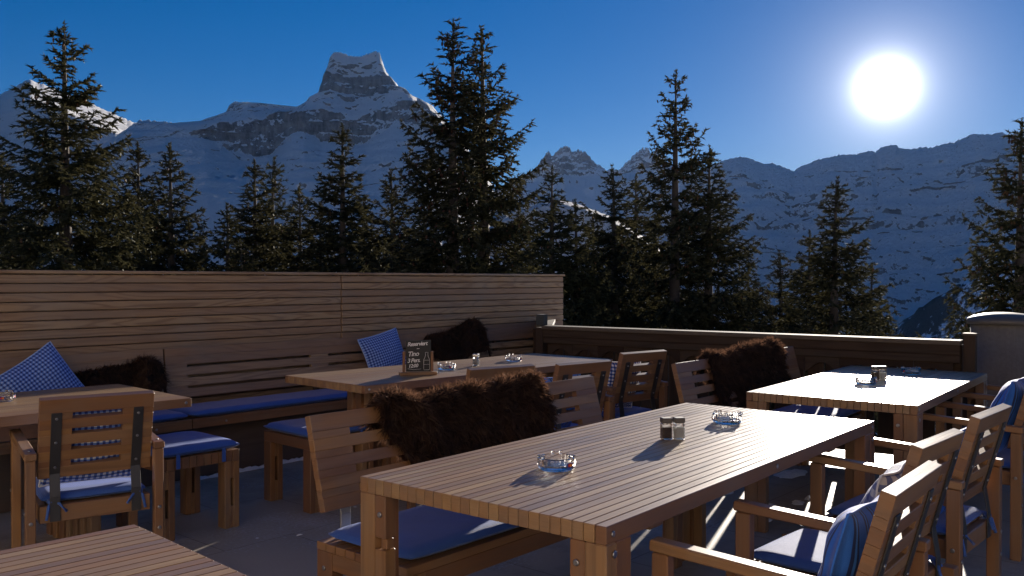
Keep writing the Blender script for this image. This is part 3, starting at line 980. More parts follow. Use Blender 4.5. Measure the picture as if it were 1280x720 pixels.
for i in range(10):
    pts.append((rs.uniform(2.2, 4.4), rs.uniform(3.2, 5.3), rs.uniform(.006, .022), rs.uniform(.004, .012)))
for i in range(34):
    pts.append((rs.uniform(4.2, 6.6), rs.uniform(1.6, 4.2), rs.uniform(.01, .06), rs.uniform(.01, .045)))
for x, y in ((5.95, 2.62), (6.35, 3.3), (6.55, 1.2), (5.2, 2.75), (6.62, 2.3), (6.5, 4.3)):
    pts.append((x, y, rs.uniform(.10, .2), rs.uniform(.06, .12)))
snow_patch('snow_patches', pts, 3, 0.008)

# ------------------------------------------------------------------ tables
T_MAIN = make_table('largest table in front, ashtrays and a pair of shakers standing down its middle', (2.840, 1.755, 0), 2.3, 2.121, 0.903)
T_RIGHT = make_table('sun-bleached table by the railing, its top glaring white', (5.440, 1.853, 0), 4.0, 1.884, 0.869)
T_MID = make_table('table under the chalkboard sign, near the slat wall', (4.457, 4.334, 0), -2.0, 2.350, 0.821, trestle=True)
a = R(-2.3)
lx, ly = 2.355 - 1.06 * math.cos(a) - 0.445 * math.sin(a), 4.233 - 1.06 * math.sin(a) + 0.445 * math.cos(a)
T_LEFT = make_table('table beside the slat wall with the lone armchair drawn up', (lx, ly, 0), -2.3, 2.12, 0.89, trestle=True)
a = R(-3.0)
qx, qy = 1.048 - 1.05 * math.cos(a) + 0.445 * math.sin(a) , 2.161 - 1.05 * math.sin(a) - 0.445 * math.cos(a)
T_FRONT = make_table('bare table cut off by the bottom edge, nothing standing on it', (qx, qy, 0), -3.0, 2.10, 0.89)

# ------------------------------------------------------------------ seats
make_bench('bench under the large brown sheepskin, its pad half in the sun', (2.825, 2.395, 0), 0.4)
b2 = make_bench('bench with a sheepskin on the far side of the glaring table', (5.47, 2.47, 0), 1.5)
make_stool('blue padded stool standing alone beside the armchair', (2.475, 4.60, 0), -1)
make_stool('blue padded stool at the head of the chalkboard table', (3.345, 4.50, 0), -2)

chA = make_chair('armchair', 'nearest armchair with the blue striped pillow on the right', (2.30, 1.005, 0), 3)
chB = make_chair('chair', 'armless chair with the checked pillow between two armchairs', (2.945, 1.12, 0), -1.5, arms=False, group=None, width=0.45, backw=0.40)
chC = make_chair('armchair', 'armchair with a crumpled pale pillow, at the far end of the front table', (3.68, 1.14, 0), -1)
chD = make_chair('armchair', 'armchair with a striped pillow pulled up to the glaring table', (5.12, 1.24, 0), -1)
chE = make_chair('armchair', 'armchair in shade next to the concrete pillar', (6.20, 1.30, 0), 2)
chH = make_chair('armchair', 'lone armchair seen from behind at the left table', (1.745, 4.055, 0), -14, width=0.445)
chG1 = make_chair('armchair', 'armchair whose back top just shows over the large sheepskin', (3.765, 3.60, 0), -13)
chG2 = make_chair('armchair', 'armchair with a striped pillow at the chalkboard table', (4.26, 3.42, 0), -8)
chG3 = make_chair('armchair', 'armchair with a gingham pillow nearest the railing at the chalkboard table', (5.145, 3.575, 0), -9)

def on(root, p):
    a = root.rotation_euler.z
    return (root.location.x + p[0] * math.cos(a) - p[1] * math.sin(a), root.location.y + p[0] * math.sin(a) + p[1] * math.cos(a), p[2])
GP = 'blue patterned pillows'
def lean_pillow(root, label, mat, seed, dx=0.0, dz=0.0, dy=0.0, roll=0, tilt=None, w=0.40, t=0.14, name='pillow'):
    rz = math.degrees(root.rotation_euler.z)
    ti = 75 if tilt is None else tilt
    loc = on(root, (dx, -0.155 + dy, 0.672 + dz))
    pl = pillow(name, label, mat, loc, (0, 0, 0), w=w, d=w, t=t, seed=seed, group=GP)
    m = Matrix.Rotation(R(rz), 4, 'Z') @ Matrix.Rotation(R(180 - ti), 4, 'X') @ Matrix.Rotation(R(roll), 4, 'Z')
    pl.rotation_euler = m.to_euler()
    return pl
lean_pillow(chA, 'blue striped pillow on the nearest armchair', M['stripe'], 11, dx=0.0, dz=-0.045, w=0.35, t=0.12)
lean_pillow(chB, 'blue and white checked pillow on the armless chair', M['check'], 12, dx=0.0, dz=-0.055, roll=4, w=0.33, t=0.12)
lean_pillow(chC, 'striped pillow slumped behind the checked one, only its pale top edge showing', M['stripe'], 13, dz=-0.05, roll=3, w=0.34, t=0.12)
lean_pillow(chD, 'blue striped pillow standing tall at the right picture edge', M['stripe'], 14, dz=-0.005, dx=0.0, t=0.15, w=0.40)
lean_pillow(chE, 'plain blue pillow beside the concrete pillar', M['blue'], 15, dz=0.02)
lean_pillow(chH, 'gingham pillow glimpsed through the slots of the lone armchair', M['gingham'], 16, dz=-0.005, dy=-0.012, t=0.15)
lean_pillow(chG2, 'striped pillow poking out beside a chair back, behind the large sheepskin', M['stripe'], 17, dx=-0.10, dz=-0.045, w=0.34)
lean_pillow(chG3, 'gingham pillow poking out beside the chair back nearest the railing', M['gingham'], 18, dx=-0.09, dz=-0.03, w=0.36)
pl1 = pillow('pillow', 'gingham pillow standing on its corner against the slat wall, far left', M['gingham_blue'], (2.20, 5.70, 0.68), (0, 0, 0), w=0.44, d=0.44, t=0.15, seed=21, group=GP)
pl1.rotation_euler = (Matrix.Rotation(R(74), 4, 'X') @ Matrix.Rotation(R(31), 4, 'Z')).to_euler()
pl2 = pillow('pillow', 'gingham pillow leaning on the wall bench behind the chalkboard', M['gingham_blue'], (4.89, 5.68, 0.735), (0, 0, 0), w=0.42, d=0.36, t=0.15, seed=22, group=GP)
pl2.rotation_euler = (Matrix.Rotation(R(-4), 4, 'Z') @ Matrix.Rotation(R(72), 4, 'X') @ Matrix.Rotation(R(12), 4, 'Z')).to_euler()

# ------------------------------------------------------------------ sheepskins
GF = 'brown sheepskins over the backrests'
fur('sheepskin', 'largest brown sheepskin, draped over the bench at the front table', [(0, -0.01), (0.06, 0.01), (0.3, 0.0), (0.6, 0.01), (0.85, 0.03), (0.95, 0.015), (1, -0.05)],
    1.02, [(0, 0.12), (0.1, 0.26), (0.25, 0.42), (0.75, 0.43), (0.92, 0.36), (1, 0.25)], [(0, 0.1), (0.2, 0.3), (0.8, 0.33), (1, 0.1)], 5, 24000, 0.042, loc=(2.765, 2.675, 0.878), rz=0.4, group=GF)
fur('sheepskin', 'brown sheepskin with a sunlit rim over the bench by the railing', [(0, -0.02), (0.05, 0.01), (0.35, 0.02), (0.7, 0.045), (0.96, 0.05), (1, 0.0)],
    1.12, [(0, 0.34), (0.15, 0.42), (0.85, 0.42), (1, 0.36)], [(0, 0.1), (0.2, 0.3), (0.8, 0.3), (1, 0.1)], 8, 16000, 0.038, loc=(5.53, 2.765, 0.872), rz=1.5, group=GF)
fur('sheepskin', 'dark humped sheepskin on the wall bench behind the chalkboard table', [(0, -0.10), (0.08, -0.02), (0.3, 0.0), (0.5, 0.02), (0.7, 0.10), (0.84, 0.11), (0.94, 0.04), (1, -0.12)],
    0.80, [(0, 0.15), (0.2, 0.30), (0.85, 0.33), (1, 0.2)], [(0, 0.02), (0.5, 0.06), (1, 0.02)], 12, 7000, 0.04, loc=(5.89, 5.845, 0.855), rz=0, thick=0.05, group=GF)
fur('sheepskin', 'low dark sheepskin on the wall bench beside the cornered gingham pillow', [(0, -0.10), (0.15, -0.02), (0.4, 0.0), (0.55, -0.015), (0.68, 0.02), (0.9, 0.055), (0.97, 0.02), (1, -0.09)],
    0.64, [(0, 0.12), (0.2, 0.26), (0.9, 0.28), (1, 0.15)], [(0, 0.02), (0.5, 0.06), (1, 0.02)], 15, 6000, 0.04, loc=(2.71, 5.845, 0.765), rz=0, thick=0.05, group=GF)

# ------------------------------------------------------------------ on the tables
TZ = 0.7505
make_ashtray('glass ashtray with card badges nearest the camera', (2.25, 1.775, TZ), 20, 1.15)
make_ashtray('glass ashtray beyond the paired shakers on the front table', (3.45, 1.80, TZ), 55, 1.15)
make_ashtray('glass ashtray next to the chalkboard sign', (4.24, 4.29, TZ), 10, 1.15)
make_ashtray('glass ashtray farthest along the chalkboard table', (5.01, 4.36, TZ), 40, 1.15)
make_ashtray('glass ashtray beside the shakers on the glaring table', (5.26, 1.86, TZ), 30, 1.1)
make_ashtray('glass ashtray at the shaded edge of the glaring table', (6.02, 1.84, TZ), 75, 1.1)
make_ashtray('glass ashtray at the left picture edge', (1.665, 4.83, TZ), 15, 1.15)
make_shaker('pepper_shaker', 'pepper shaker with the darker filling, left of the pair on the front table', (2.935, 1.785, TZ), -40, M['pepper'])
make_shaker('salt_shaker', 'salt shaker, right of the pair on the front table', (2.972, 1.752, TZ), -40, M['salt'])
make_shaker('salt_shaker', 'lone shaker with a steel lid near the chalkboard', (4.55, 4.31, TZ), 20, M['salt'], lid=M['chrome'])
make_shaker('pepper_shaker', 'darker shaker of the pair on the glaring table', (5.515, 1.895, TZ), -30, M['pepper'])
make_shaker('salt_shaker', 'paler shaker of the pair on the glaring table', (5.552, 1.865, TZ), -30, M['salt'])

# reserved sign: slate in a little wooden stand
sg = thing('reserved_sign', 'small chalkboard reading Reserviert in a wooden stand', 'sign', (3.872, 4.175, TZ), -33)
b = MB(); b.bar(0, 0, 0.010, 0.235, 0.075, 0.020, FW, ch=.002); b.build('stand_base', sg)
for s in (-1, 1):
    b = MB(); b.bar(s * 0.090, 0.0, 0.085, 0.016, 0.022, 0.13 if s < 0 else 0.125, FW, ch=.002); b.build('stand_post', sg)
sl = MB(); sl.bar(0.004, 0.004, 0.120, 0.160, 0.006, 0.198, M['slate'], ch=.0008); slate = sl.build('slate', sg)
def chalk_text(txt, x, z, size, shear=0.25, space=0.9):
    cu = bpy.data.curves.new('chalk_lettering', 'FONT')
    cu.body = txt; cu.size = size; cu.shear = shear; cu.space_character = space
    cu.offset = 0.0006; cu.extrude = 0.0002
    cu.align_x = 'LEFT'; cu.resolution_u = 3
    cu.materials.append(M['chalk'])
    tmp = bpy.data.objects.new('tmp', cu); COL.objects.link(tmp)
    bpy.context.view_layer.update()
    me = bpy.data.meshes.new_from_object(tmp.evaluated_get(bpy.context.evaluated_depsgraph_get()))
    bpy.data.objects.remove(tmp)
    if not me.materials: me.materials.append(M['chalk'])
    o = link('chalk_lettering', me, slate)
    o.location = (x, 0.0005, z); o.rotation_euler = (R(90), R(-3), 0)
    return o
chalk_text('Reserviert', -0.068, 0.182, 0.036, space=0.86)
chalk_text('–', -0.008, 0.158, 0.03)
chalk_text('Tino', -0.066, 0.118, 0.042)
chalk_text('3 Pers.', -0.068, 0.078, 0.036, space=0.85)
chalk_text('12:00', -0.062, 0.046, 0.031)
bo = MB()
prof = [(0.014, 0.0), (0.019, 0.004), (0.019, 0.05), (0.0185, 0.066), (0.009, 0.086), (0.0075, 0.102), (0.009, 0.105), (0.009, 0.112)]
loop = [(-r, z) for r, z in prof] + [(r, z) for r, z in reversed(prof)]
loop.append(loop[0])
bo.tube([(0.056 + r, 0.0003, 0.030 + z) for r, z in loop], 0.0010, M['chalk'], seg=5)
for z in (0.035, 0.062):
    bo.tube([(0.056 - 0.018, 0.0003, 0.030 + z), (0.056 + 0.018, 0.0003, 0.030 + z)], 0.0008, M['chalk'], seg=5)
bo.tube([(-0.065, 0.0003, 0.040), (-0.03, 0.0003, 0.034), (0.02, 0.0003, 0.037)], 0.0009, M['chalk'], seg=5)
bo.build('chalk_bottle', slate)

# unseen timber front added behind the camera to bounce warm sun onto the terrace
ch = thing('bounce_facade', 'added timber front out of view, bouncing sunlight onto the terrace', 'building', (-2.5, -2.2, 0), -55)
# local x runs along the front, local y points out over the terrace
fb = MB(); rb_ = MB()
PL = plain('cream bounce render', (0.80, 0.72, 0.60), 0.9, 0.2)
CW = wood('pale bounce boards', (0.62, 0.44, 0.29), (0.40, 0.24, 0.14), rough=0.7, ring=0.4, tone=0.35)  # both wall colours kept pale to strengthen the bounced fill
z = 0.0
opens = [(-10.6, -9.2, 1.0, 2.1), (-8.2, -6.8, 1.0, 2.1), (-9.4, -8.0, 3.6, 4.6), (-5.6, -4.2, 1.0, 2.1), (-2.6, -1.2, 1.0, 2.1), (0.2, 1.4, 0.0, 2.15), (-5.6, -4.2, 3.6, 4.6), (-1.0, 0.4, 3.6, 4.6)]
while z < 5.6:
    h = 0.18
    cuts = sorted([(a, b) for a, b, z0, z1 in opens if z + h > z0 and z < z1])
    x = -13.0
    for a, b in cuts + [(2.4, 2.4)]:
        if a > x: (fb if z > 2.7 else rb_).bar((x + a) / 2, 0, z + h / 2, a - x, 0.06, h - (0.004 if z > 2.7 else 0), CW if z > 2.7 else PL, ch=.006 if z > 2.7 else .0002, axis=0)
        x = b
    z += h
fb.build('timber_front', ch); rb_.build('rendered_wall', ch)
for a, b, z0, z1 in opens:
    wn = MB()
    for (cx, cz, sx, sz) in ((a + .04, (z0 + z1) / 2, .08, z1 - z0), (b - .04, (z0 + z1) / 2, .08, z1 - z0), ((a + b) / 2, z1 - .04, b - a - .16, .08), ((a + b) / 2, z0 + .04, b - a - .16, .08), ((a + b) / 2, (z0 + z1) / 2, .05, z1 - z0 - .16)):
        wn.bar(cx, 0.012, cz, sx, 0.075, sz, FW)
    wf = wn.build('door' if z0 < .1 else 'window', ch)
    gp = MB(); gp.bar((a + b) / 2, -0.02, (z0 + z1) / 2, b - a - .1, 0.012, z1 - z0 - .1, M['slate'], ch=.001); gp.build('pane', wf)
rb = MB(); rb.bar(-5.3, 0.2, 5.78, 16.4, 2.2, 0.22, M['rail_wood'], axis=0); rb.build('roof', ch)

# ------------------------------------------------------------------ spruces
def spruce_mesh(seed, H, Rb, whorl, sparse_top, hang, cones, upsweep):
    g = np.random.default_rng(seed)
    P, D, LN, WD, TN = [], [], [], [], []
    CP = []
    wood_tubes = []
    z = 0.02 * H
    ztop = H * 0.985
    k = 0
    while z < ztop:
        rel = (H - z) / H
        nb = int(g.integers(6, 9)) if rel > 0.12 else int(g.integers(3, 6))
        a0 = g.uniform(0, 6.28)
        for b in range(nb):
            az = a0 + b * 6.283 / nb + g.normal(0, 0.18)
            L = Rb * (rel ** 0.82) * g.uniform(0.72, 1.12) + 0.05
            if g.random() < 0.12: L *= g.uniform(0.4, 0.75)
            if g.random() < 0.06: L *= 1.18
            zz = z + g.uniform(-0.5, 0.5) * whorl
            # branch curve
            e0 = R(58 - 78 * min(1, rel * 1.9) ** 0.7) * 1.0 + g.normal(0, 0.09)
            n = max(4, int(L / 0.10))
            s = np.linspace(0, 1, n + 1)
            sag = 0.16 * min(1, rel * 2.2) * L
            hz = L * np.sin(e0) * s - sag * np.sin(s * np.pi * 0.8) * 1.0 + upsweep * L * s ** 3
            rr = L * np.cos(e0) * s
            sway = g.normal(0, 0.05) * L * s ** 2
            ca, sa = math.cos(az), math.sin(az)
            pts = np.stack([rr * ca - sway * sa, rr * sa + sway * ca, zz + hz], 1)
            wood_tubes.append((pts, max(0.006, 0.012 * L)))
            dirs = np.gradient(pts, axis=0)
            dirs /= np.linalg.norm(dirs, axis=1)[:, None] + 1e-9
            # needles on the branch itself
            m = max(6, int(L / 0.012))
            q = g.uniform(0.12, 1.0, m)
            q[:3] = 1.0
            i0 = np.minimum((q * n).astype(int), n - 1); f = q * n - i0
            pp = pts[i0] * (1 - f)[:, None] + pts[np.minimum(i0 + 1, n)] * f[:, None]
            dd = dirs[i0]
            rnd = g.normal(0, 1, (m, 3))
            P.append(pp); d = dd * 0.75 + rnd * 0.5; D.append(d); LN.append(g.uniform(.06, .13, m)); WD.append(np.full(m, .021)); TN.append(g.uniform(0.1, 0.7, m))
            # side twigs
            nt = max(2, int(L * 0.92 / 0.070))
            for j in range(nt):
                t = 0.14 + 0.86 * (j + g.uniform(0, 1)) / nt
                i = min(int(t * n), n - 1); f = t * n - i
                p0 = pts[i] * (1 - f) + pts[i + 1] * f
                side = 1 if j % 2 else -1
                tl = (0.14 + 0.38 * L * (1 - t) ** 0.8 * min(1, t * 3 + .3)) * g.uniform(0.6, 1.15)
                tl = min(tl, 1.05)
                ang = az + side * R(g.uniform(38, 70))
                droop = hang * g.uniform(0.25, 1.0) * min(1.0, rel * 3.0 + 0.1)
                up = 0.45 * max(0, 0.35 - rel) / 0.35
                v0 = np.array([math.cos(ang), math.sin(ang), up - 0.2 * droop])
                v0 /= np.linalg.norm(v0)
                mm = max(4, int(tl / 0.012))
                u = np.sort(g.uniform(0, 1, mm))
                cx = p0 + np.outer(u * tl * (1 - 0.35 * droop), v0)
                cx[:, 2] -= droop * tl * u ** 1.6
                tdir = v0[None, :] * (1 - 0.35 * droop) + np.array([0, 0, -1.0])[None, :] * (droop * 1.6 * u ** 0.6)[:, None]
                tdir /= np.linalg.norm(tdir, axis=1)[:, None]
                rnd = g.normal(0, 1, (mm, 3))
                P.append(cx); D.append(tdir * 0.8 + rnd * 0.48); LN.append(g.uniform(.06, .13, mm)); WD.append(np.full(mm, .023))
                TN.append(np.clip(g.uniform(0.0, 0.6, mm) + 0.4 * u, 0, 1))
            if cones and rel < 0.62 and rel > 0.03:
                for c in range(int(g.poisson(cones * (1.0 if rel < 0.4 else 0.5)))):
                    t = g.uniform(0.45, 1.0); i = min(int(t * n), n)
                    CP.append(pts[i] + np.array([g.normal(0, .07), g.normal(0, .07), -0.03]))
        z += whorl * (1 if rel > 0.2 else sparse_top) * g.uniform(0.75, 1.25)
        k += 1
    # leader
    m = 70
    q = g.uniform(0.955, 1.0, m)
    P.append(np.stack([g.normal(0, .012, m), g.normal(0, .012, m), q * H], 1)); D.append(np.stack([g.normal(0, .5, m), g.normal(0, .5, m), np.full(m, .9)], 1)); LN.append(g.uniform(.06, .13, m)); WD.append(np.full(m, .021)); TN.append(g.uniform(.1, .6, m))
    P, D, LN, WD, TN = np.concatenate(P), np.concatenate(D), np.concatenate(LN), np.concatenate(WD), np.concatenate(TN)
    D /= np.linalg.norm(D, axis=1)[:, None] + 1e-9
    perp = np.cross(D, g.normal(0, 1, D.shape)); perp /= np.linalg.norm(perp, axis=1)[:, None] + 1e-9
    N = len(P)
    V = np.empty((N * 3, 3))
    V[0::3] = P - perp * WD[:, None]; V[1::3] = P + perp * WD[:, None]; V[2::3] = P + D * LN[:, None]
    nt = N; tones = TN; mats = np.zeros(N, int)
    F = np.arange(N * 3)
    cone_v, cone_f = [], []
    for c in CP:
        L = g.uniform(.09, .15); w = g.uniform(.016, .024)
        b = N * 3 + len(cone_v)
        tilt = g.normal(0, .12, 2)
        for zz, ww in ((0, .3), (-L * .3, 1.0), (-L * .7, .85)):
            for a in range(4):
                cone_v.append(c + np.array([math.cos(a * 1.571) * w * ww + tilt[0] * zz, math.sin(a * 1.571) * w * ww + tilt[1] * zz, zz]))
        cone_v.append(c + np.array([tilt[0] * -L, tilt[1] * -L, -L]))
        for r_ in range(2):
            for a in range(4):
                a2 = (a + 1) % 4
                cone_f.append((b + r_ * 4 + a, b + r_ * 4 + a2, b + r_ * 4 + 4 + a2)); cone_f.append((b + r_ * 4 + a, b + r_ * 4 + 4 + a2, b + r_ * 4 + 4 + a))
        for a in range(4):
            cone_f.append((b + 8 + a, b + 8 + (a + 1) % 4, b + 12))
    if cone_v:
        V = np.concatenate([V, np.array(cone_v)]); F = np.concatenate([F, np.array(cone_f).ravel()])
        tones = np.concatenate([tones, g.uniform(0, 1, len(cone_f))]); mats = np.concatenate([mats, np.ones(len(cone_f), int)])
    nf = len(F) // 3
    print('spruce', seed, nf)
    me = bpy.data.meshes.new('spruce_crown')
    me.vertices.add(len(V)); me.vertices.foreach_set('co', V.ravel())
    me.loops.add(len(F)); me.loops.foreach_set('vertex_index', F.astype(np.int32))
    me.polygons.add(nf); me.polygons.foreach_set('loop_start', np.arange(0, nf * 3, 3, dtype=np.int32))
    me.materials.append(M['needles']); me.materials.append(M['cone'])
    me.polygons.foreach_set('material_index', mats.astype(np.int32))
    me.update(calc_edges=True); me.validate()
    at = me.attributes.new('tone', 'FLOAT', 'FACE'); at.data.foreach_set('value', tones.astype(np.float32))
    tb = MB()
    n = 14
    bend = g.normal(0, .03, 2)
    tb.tube([(bend[0] * math.sin(i / n * 3), bend[1] * math.sin(i / n * 2.4), H * 0.995 * i / n - (0.6 if i == 0 else 0)) for i in range(n + 1)], [0.0155 * H * (1 - i / n) ** 0.9 + 0.006 for i in range(n + 1)], M['bark'], seg=9)
    for pts, r0 in wood_tubes:
        st = max(1, len(pts) // 5)
        sub = list(pts[::st])
        tb.tube([tuple(p) for p in sub], [r0 * (1 - 0.8 * i / len(sub)) for i in range(len(sub))], M['bark'], seg=4)
    to = tb.build('trunk'); tm = to.data
    bpy.data.objects.remove(to)
    return me, tm, H, Rb

PROTO = [
    spruce_mesh(1, 17.0, 3.6, 0.36, 1.0, 0.9, 0.7, 0.24),    # broad, shaggy
    spruce_mesh(2, 15.0, 2.4, 0.33, 1.0, 0.8, 0.3, 0.16),    # regular narrow
    spruce_mesh(3, 15.0, 2.8, 0.37, 1.1, 1.0, 0.4, 0.34),    # medium
    spruce_mesh(4, 17.0, 3.4, 0.47, 1.0, 0.85, 3.2, 0.48),    # old, upswept, full of cones
    spruce_mesh(5, 17.0, 3.0, 0.48, 1.05, 0.8, 2.6, 0.42),    # slim leader
]
TREES = [
    (67.75, 14.28, 19, 0, 1.67, 'tall shaggy spruce, broadest of all, towering over the left end of the slat wall'),
    (63.88, 8.01, 26, 1, 0.93, 'dark narrow spruce tight behind the broad shaggy one'),
    (62.12, 8.01, 24, 2, 1.12, 'pointed dark spruce with a clear snowfield to its right side'),
    (70.89, 6.92, 24, 1, 0.97, 'dark spruce half cut off by the left picture edge'),
    (58.84, 4.56, 27, 2, 0.87, 'short spruce, leftmost of the cluster below the rocky peak'),
    (57.23, 7.28, 29, 1, 1.09, 'taller left one of two slim spruces below the stepped rock shoulder'),
    (56.04, 7.42, 31, 2, 1.11, 'right one of two slim spruces below the stepped rock shoulder'),
    (54.55, 5.90, 28, 0, 0.95, 'low bushy spruce right of the two slim ones'),
    (51.90, 9.66, 22, 1, 1.03, 'spruce standing straight beneath the tower-shaped peak'),
    (48.90, 6.92, 24, 2, 1.08, 'spruce tucked into the left flank of the twin giants'),
    (44.89, 15.88, 17, 3, 1.45, 'left twin of the two tallest cone-laden spruces'),
    (43.10, 15.76, 17.6, 4, 1.45, 'right twin of the two tallest cone-laden spruces'),
    (38.58, 7.18, 23, 1, 1.03, 'spruce in front of the first jagged crag'),
    (37.10, 5.05, 24, 2, 0.90, 'lower spruce right of the one before the first jagged crag'),
    (34.76, 7.20, 22, 2, 0.99, 'slender spruce between the two jagged crags'),
    (33.24, 6.63, 24, 1, 0.99, 'slender spruce under the second jagged crag'),
    (30.76, 12.94, 19, 4, 1.06, 'tall thin spruce with a long bare leader above the railing'),
    (28.63, 8.31, 19.5, 0, 1.26, 'wide ragged spruce leaning on the tall thin one'),
    (24.47, 1.73, 24, 2, 0.82, 'smallest pointed spruce standing free above the railing'),
    (22.70, 2.98, 25, 1, 0.76, 'small spruce just left of the free-standing symmetrical one'),
    (21.11, 6.11, 20, 2, 1.11, 'symmetrical spruce standing against the hazy ridge'),
    (11.45, 8.73, 13, 3, 0.99, 'large open-branched spruce at the right picture edge'),
    (13.93, -1.95, 30, 2, 0.48, 'tiny spruce tip beside the domed pillar'),
    (40.73, 4.45, 26, 0, 1.17, 'dense spruce filling the gap right of the twin giants'),
    (50.56, 4.98, 26, 0, 0.93, 'shaggy spruce filling the gap under the tower-shaped peak'),
    (26.33, 1.55, 22, 1, 0.71, 'low spruce at the foot of the wide ragged one'),
    (65.70, 4.58, 25, 2, 1.01, 'low spruce in the shade between the broad one and the narrow one'),
    (60.41, 2.83, 26, 0, 0.79, 'low bushy spruce below the open snowfield'),
    (46.77, 5.79, 25, 1, 1.01, 'spruce hidden in the middle of the twin giants'),
    (35.92, 4.13, 26, 0, 0.89, 'bushy spruce behind the end of the slat wall'),
    (31.98, 4.00, 23, 1, 0.91, 'spruce packed against the foot of the tall thin one'),
    (19.17, 0.92, 26, 1, 0.70, 'low spruce right of the symmetrical one'),
    (53.28, 4.69, 27, 2, 0.82, 'low spruce left of the one beneath the tower-shaped peak'),
    (58.09, 2.38, 22, 0, 0.79, 'lowest bushy spruce just showing over the slat wall'),
    (69.81, 3.88, 22, 2, 0.89, 'low spruce on the left side of the broad shaggy one'),
]
gt = random.Random(11)
TREES = [(az, el, d * (1.9 if 24 < az < 37 else 1.45), pr, hw * (1.9 if 24 < az < 37 else 1.45), lab) for az, el, d, pr, hw, lab in TREES]
for i, (az, el, dist, pr, hw, lab) in enumerate(TREES):
    cm, tm, Hp, Rp = PROTO[pr]
    top = 1.3595 + dist * math.tan(R(el))
    zb = ground_z(dist) - 0.25
    H = top - zb
    rel = max(0.05, (top - 1.3595) / H)
    sxy = hw * 1.22 / (Rp * rel ** 0.82)
    sz = H / Hp
    sxy = min(max(sxy, sz * 0.6), sz * 1.6)
    t = thing('spruce_tree', lab, 'tree', (dist * math.cos(R(az)), dist * math.sin(R(az)), zb), gt.uniform(0, 360), 'spruces beyond the terrace')
    t.scale = (sxy, sxy, sz)
    link('trunk', tm, t)
    link('crown', cm, t)

# ------------------------------------------------------------------ terrain
def ridged(p, oct=5, H=0.9, lac=2.1):
    v, amp, f = 0.0, 1.0, 1.0
    for _ in range(oct):
        v += amp * (1 - abs(noise.noise(p * f)) * 2)
        amp *= 0.5; f *= lac
    return v / 1.9
def itp(L, az):
    # lists run from high azimuth to low
    if az >= L[0][0]: return L[0][1]
    for (a, ea), (b, eb) in zip(L, L[1:]):
        if az >= b:
            return ea + (eb - ea) * (a - az) / (a - b) if a > b else eb
    return L[-1][1]
def massif(name, lines, dists, base, back, ncol, rows, amp, jag, seed, mat, rockbias=None, wl=170.0, step=6.5, dip=0.12):
    a0, a1 = lines[0][0][0], lines[0][-1][0]
    cols = [a0 + (a1 - a0) * i / ncol for i in range(ncol + 1)]
    V, Fc, RK = [], [], []
    nl = len(lines)
    tot = None
    for az in cols:
        ca, sa = math.cos(R(az)), math.sin(R(az))
        ctrl = [(back[0], back[1])]
        for L, d in zip(lines, dists):
            ctrl.append((d, 1.3595 + d * math.tan(R(itp(L, az)))))
        ctrl.append(base)
        col = []
        for s in range(len(ctrl) - 1):
            n = rows[s]
            for k in range(n):
                f = k / n
                d = ctrl[s][0] + (ctrl[s + 1][0] - ctrl[s][0]) * f
                z = ctrl[s][1] + (ctrl[s + 1][1] - ctrl[s][1]) * f
                if s == 0: w = 1 - f
                elif s == 1: w = min(1, f * 1.5) if nl > 1 else min(1, f * 6)
                else: w = 1
                col.append((d, z, w, s, 1.0 if s == 0 else (max(0.0, 1 - f * (10 if nl == 1 else 2)) if s == 1 else 0.0)))
        col.append((base[0], base[1], 0, len(ctrl), 0.0))
        tot = len(col)
        for (d, z, w, s, jw) in col:
            p = Vector((d * ca, d * sa, z))
            q = p / wl + Vector((seed, seed * 2, 0))
            rz = ridged(Vector((q.x, q.y, q.z * 0.5)), 6)
            sp = noise.noise(Vector((az * 0.55 + seed, seed, d / wl * 0.5))) + 0.5 * noise.noise(Vector((az * 1.3 + d * 0.006, seed, d / wl * 0.7)))
            hf = ridged(Vector((p.x / 55 + seed, p.y / 55, p.z / 45)), 5)
            dd = d + w * amp * (rz - 0.35) * 1.3 + w * amp * sp * 0.45 + w * amp * 0.6 * (hf - 0.3)
            zz = z + w * amp * 0.42 * (rz - 0.4) + w * amp * 0.28 * (hf - 0.3) + jw * jag * (noise.noise(Vector((az * 9, seed, 0))) + 0.6 * noise.noise(Vector((az * 23, seed, 4))) + 0.5 * noise.noise(Vector((az * 61, seed, 8))))
            ph = zz + dip * (-p.x * sa + p.y * ca) + 26 * noise.noise(Vector((p.x / 160, p.y / 160, seed)))
            tw = (w if s > 0 else 0) * min(1.0, 0.35 + 0.9 * max(0.0, noise.noise(Vector((p.x / 210 + 9, p.y / 210, p.z / 120))) + 0.25))
            zz += tw * step * (math.sin(ph / step) + 0.45 * math.sin(ph / step * 2.3 + 1.7) / 2.3)
            V.append((dd * ca, dd * sa, zz))
            RK.append(rockbias(az, s) if rockbias else 0.0)
    for i in range(ncol):
        for j in range(tot - 1):
            a = i * tot + j
            Fc.append((a, a + 1, a + tot + 1, a + tot))
    me = bpy.data.meshes.new(name)
    me.from_pydata(V, [], Fc)
    me.materials.append(mat)
    at = me.attributes.new('rock', 'FLOAT', 'POINT'); at.data.foreach_set('value', RK)
    me.polygons.foreach_set('use_smooth', [True] * len(Fc))
    bm = bmesh.new(); bm.from_mesh(me); bmesh.ops.recalc_face_normals(bm, faces=bm.faces)
    up = sum(f.normal.z for f in bm.faces)
    if up < 0: bmesh.ops.reverse_faces(bm, faces=bm.faces)
    bm.to_mesh(me); bm.free()
    return tag(link(name, me), kind='structure')

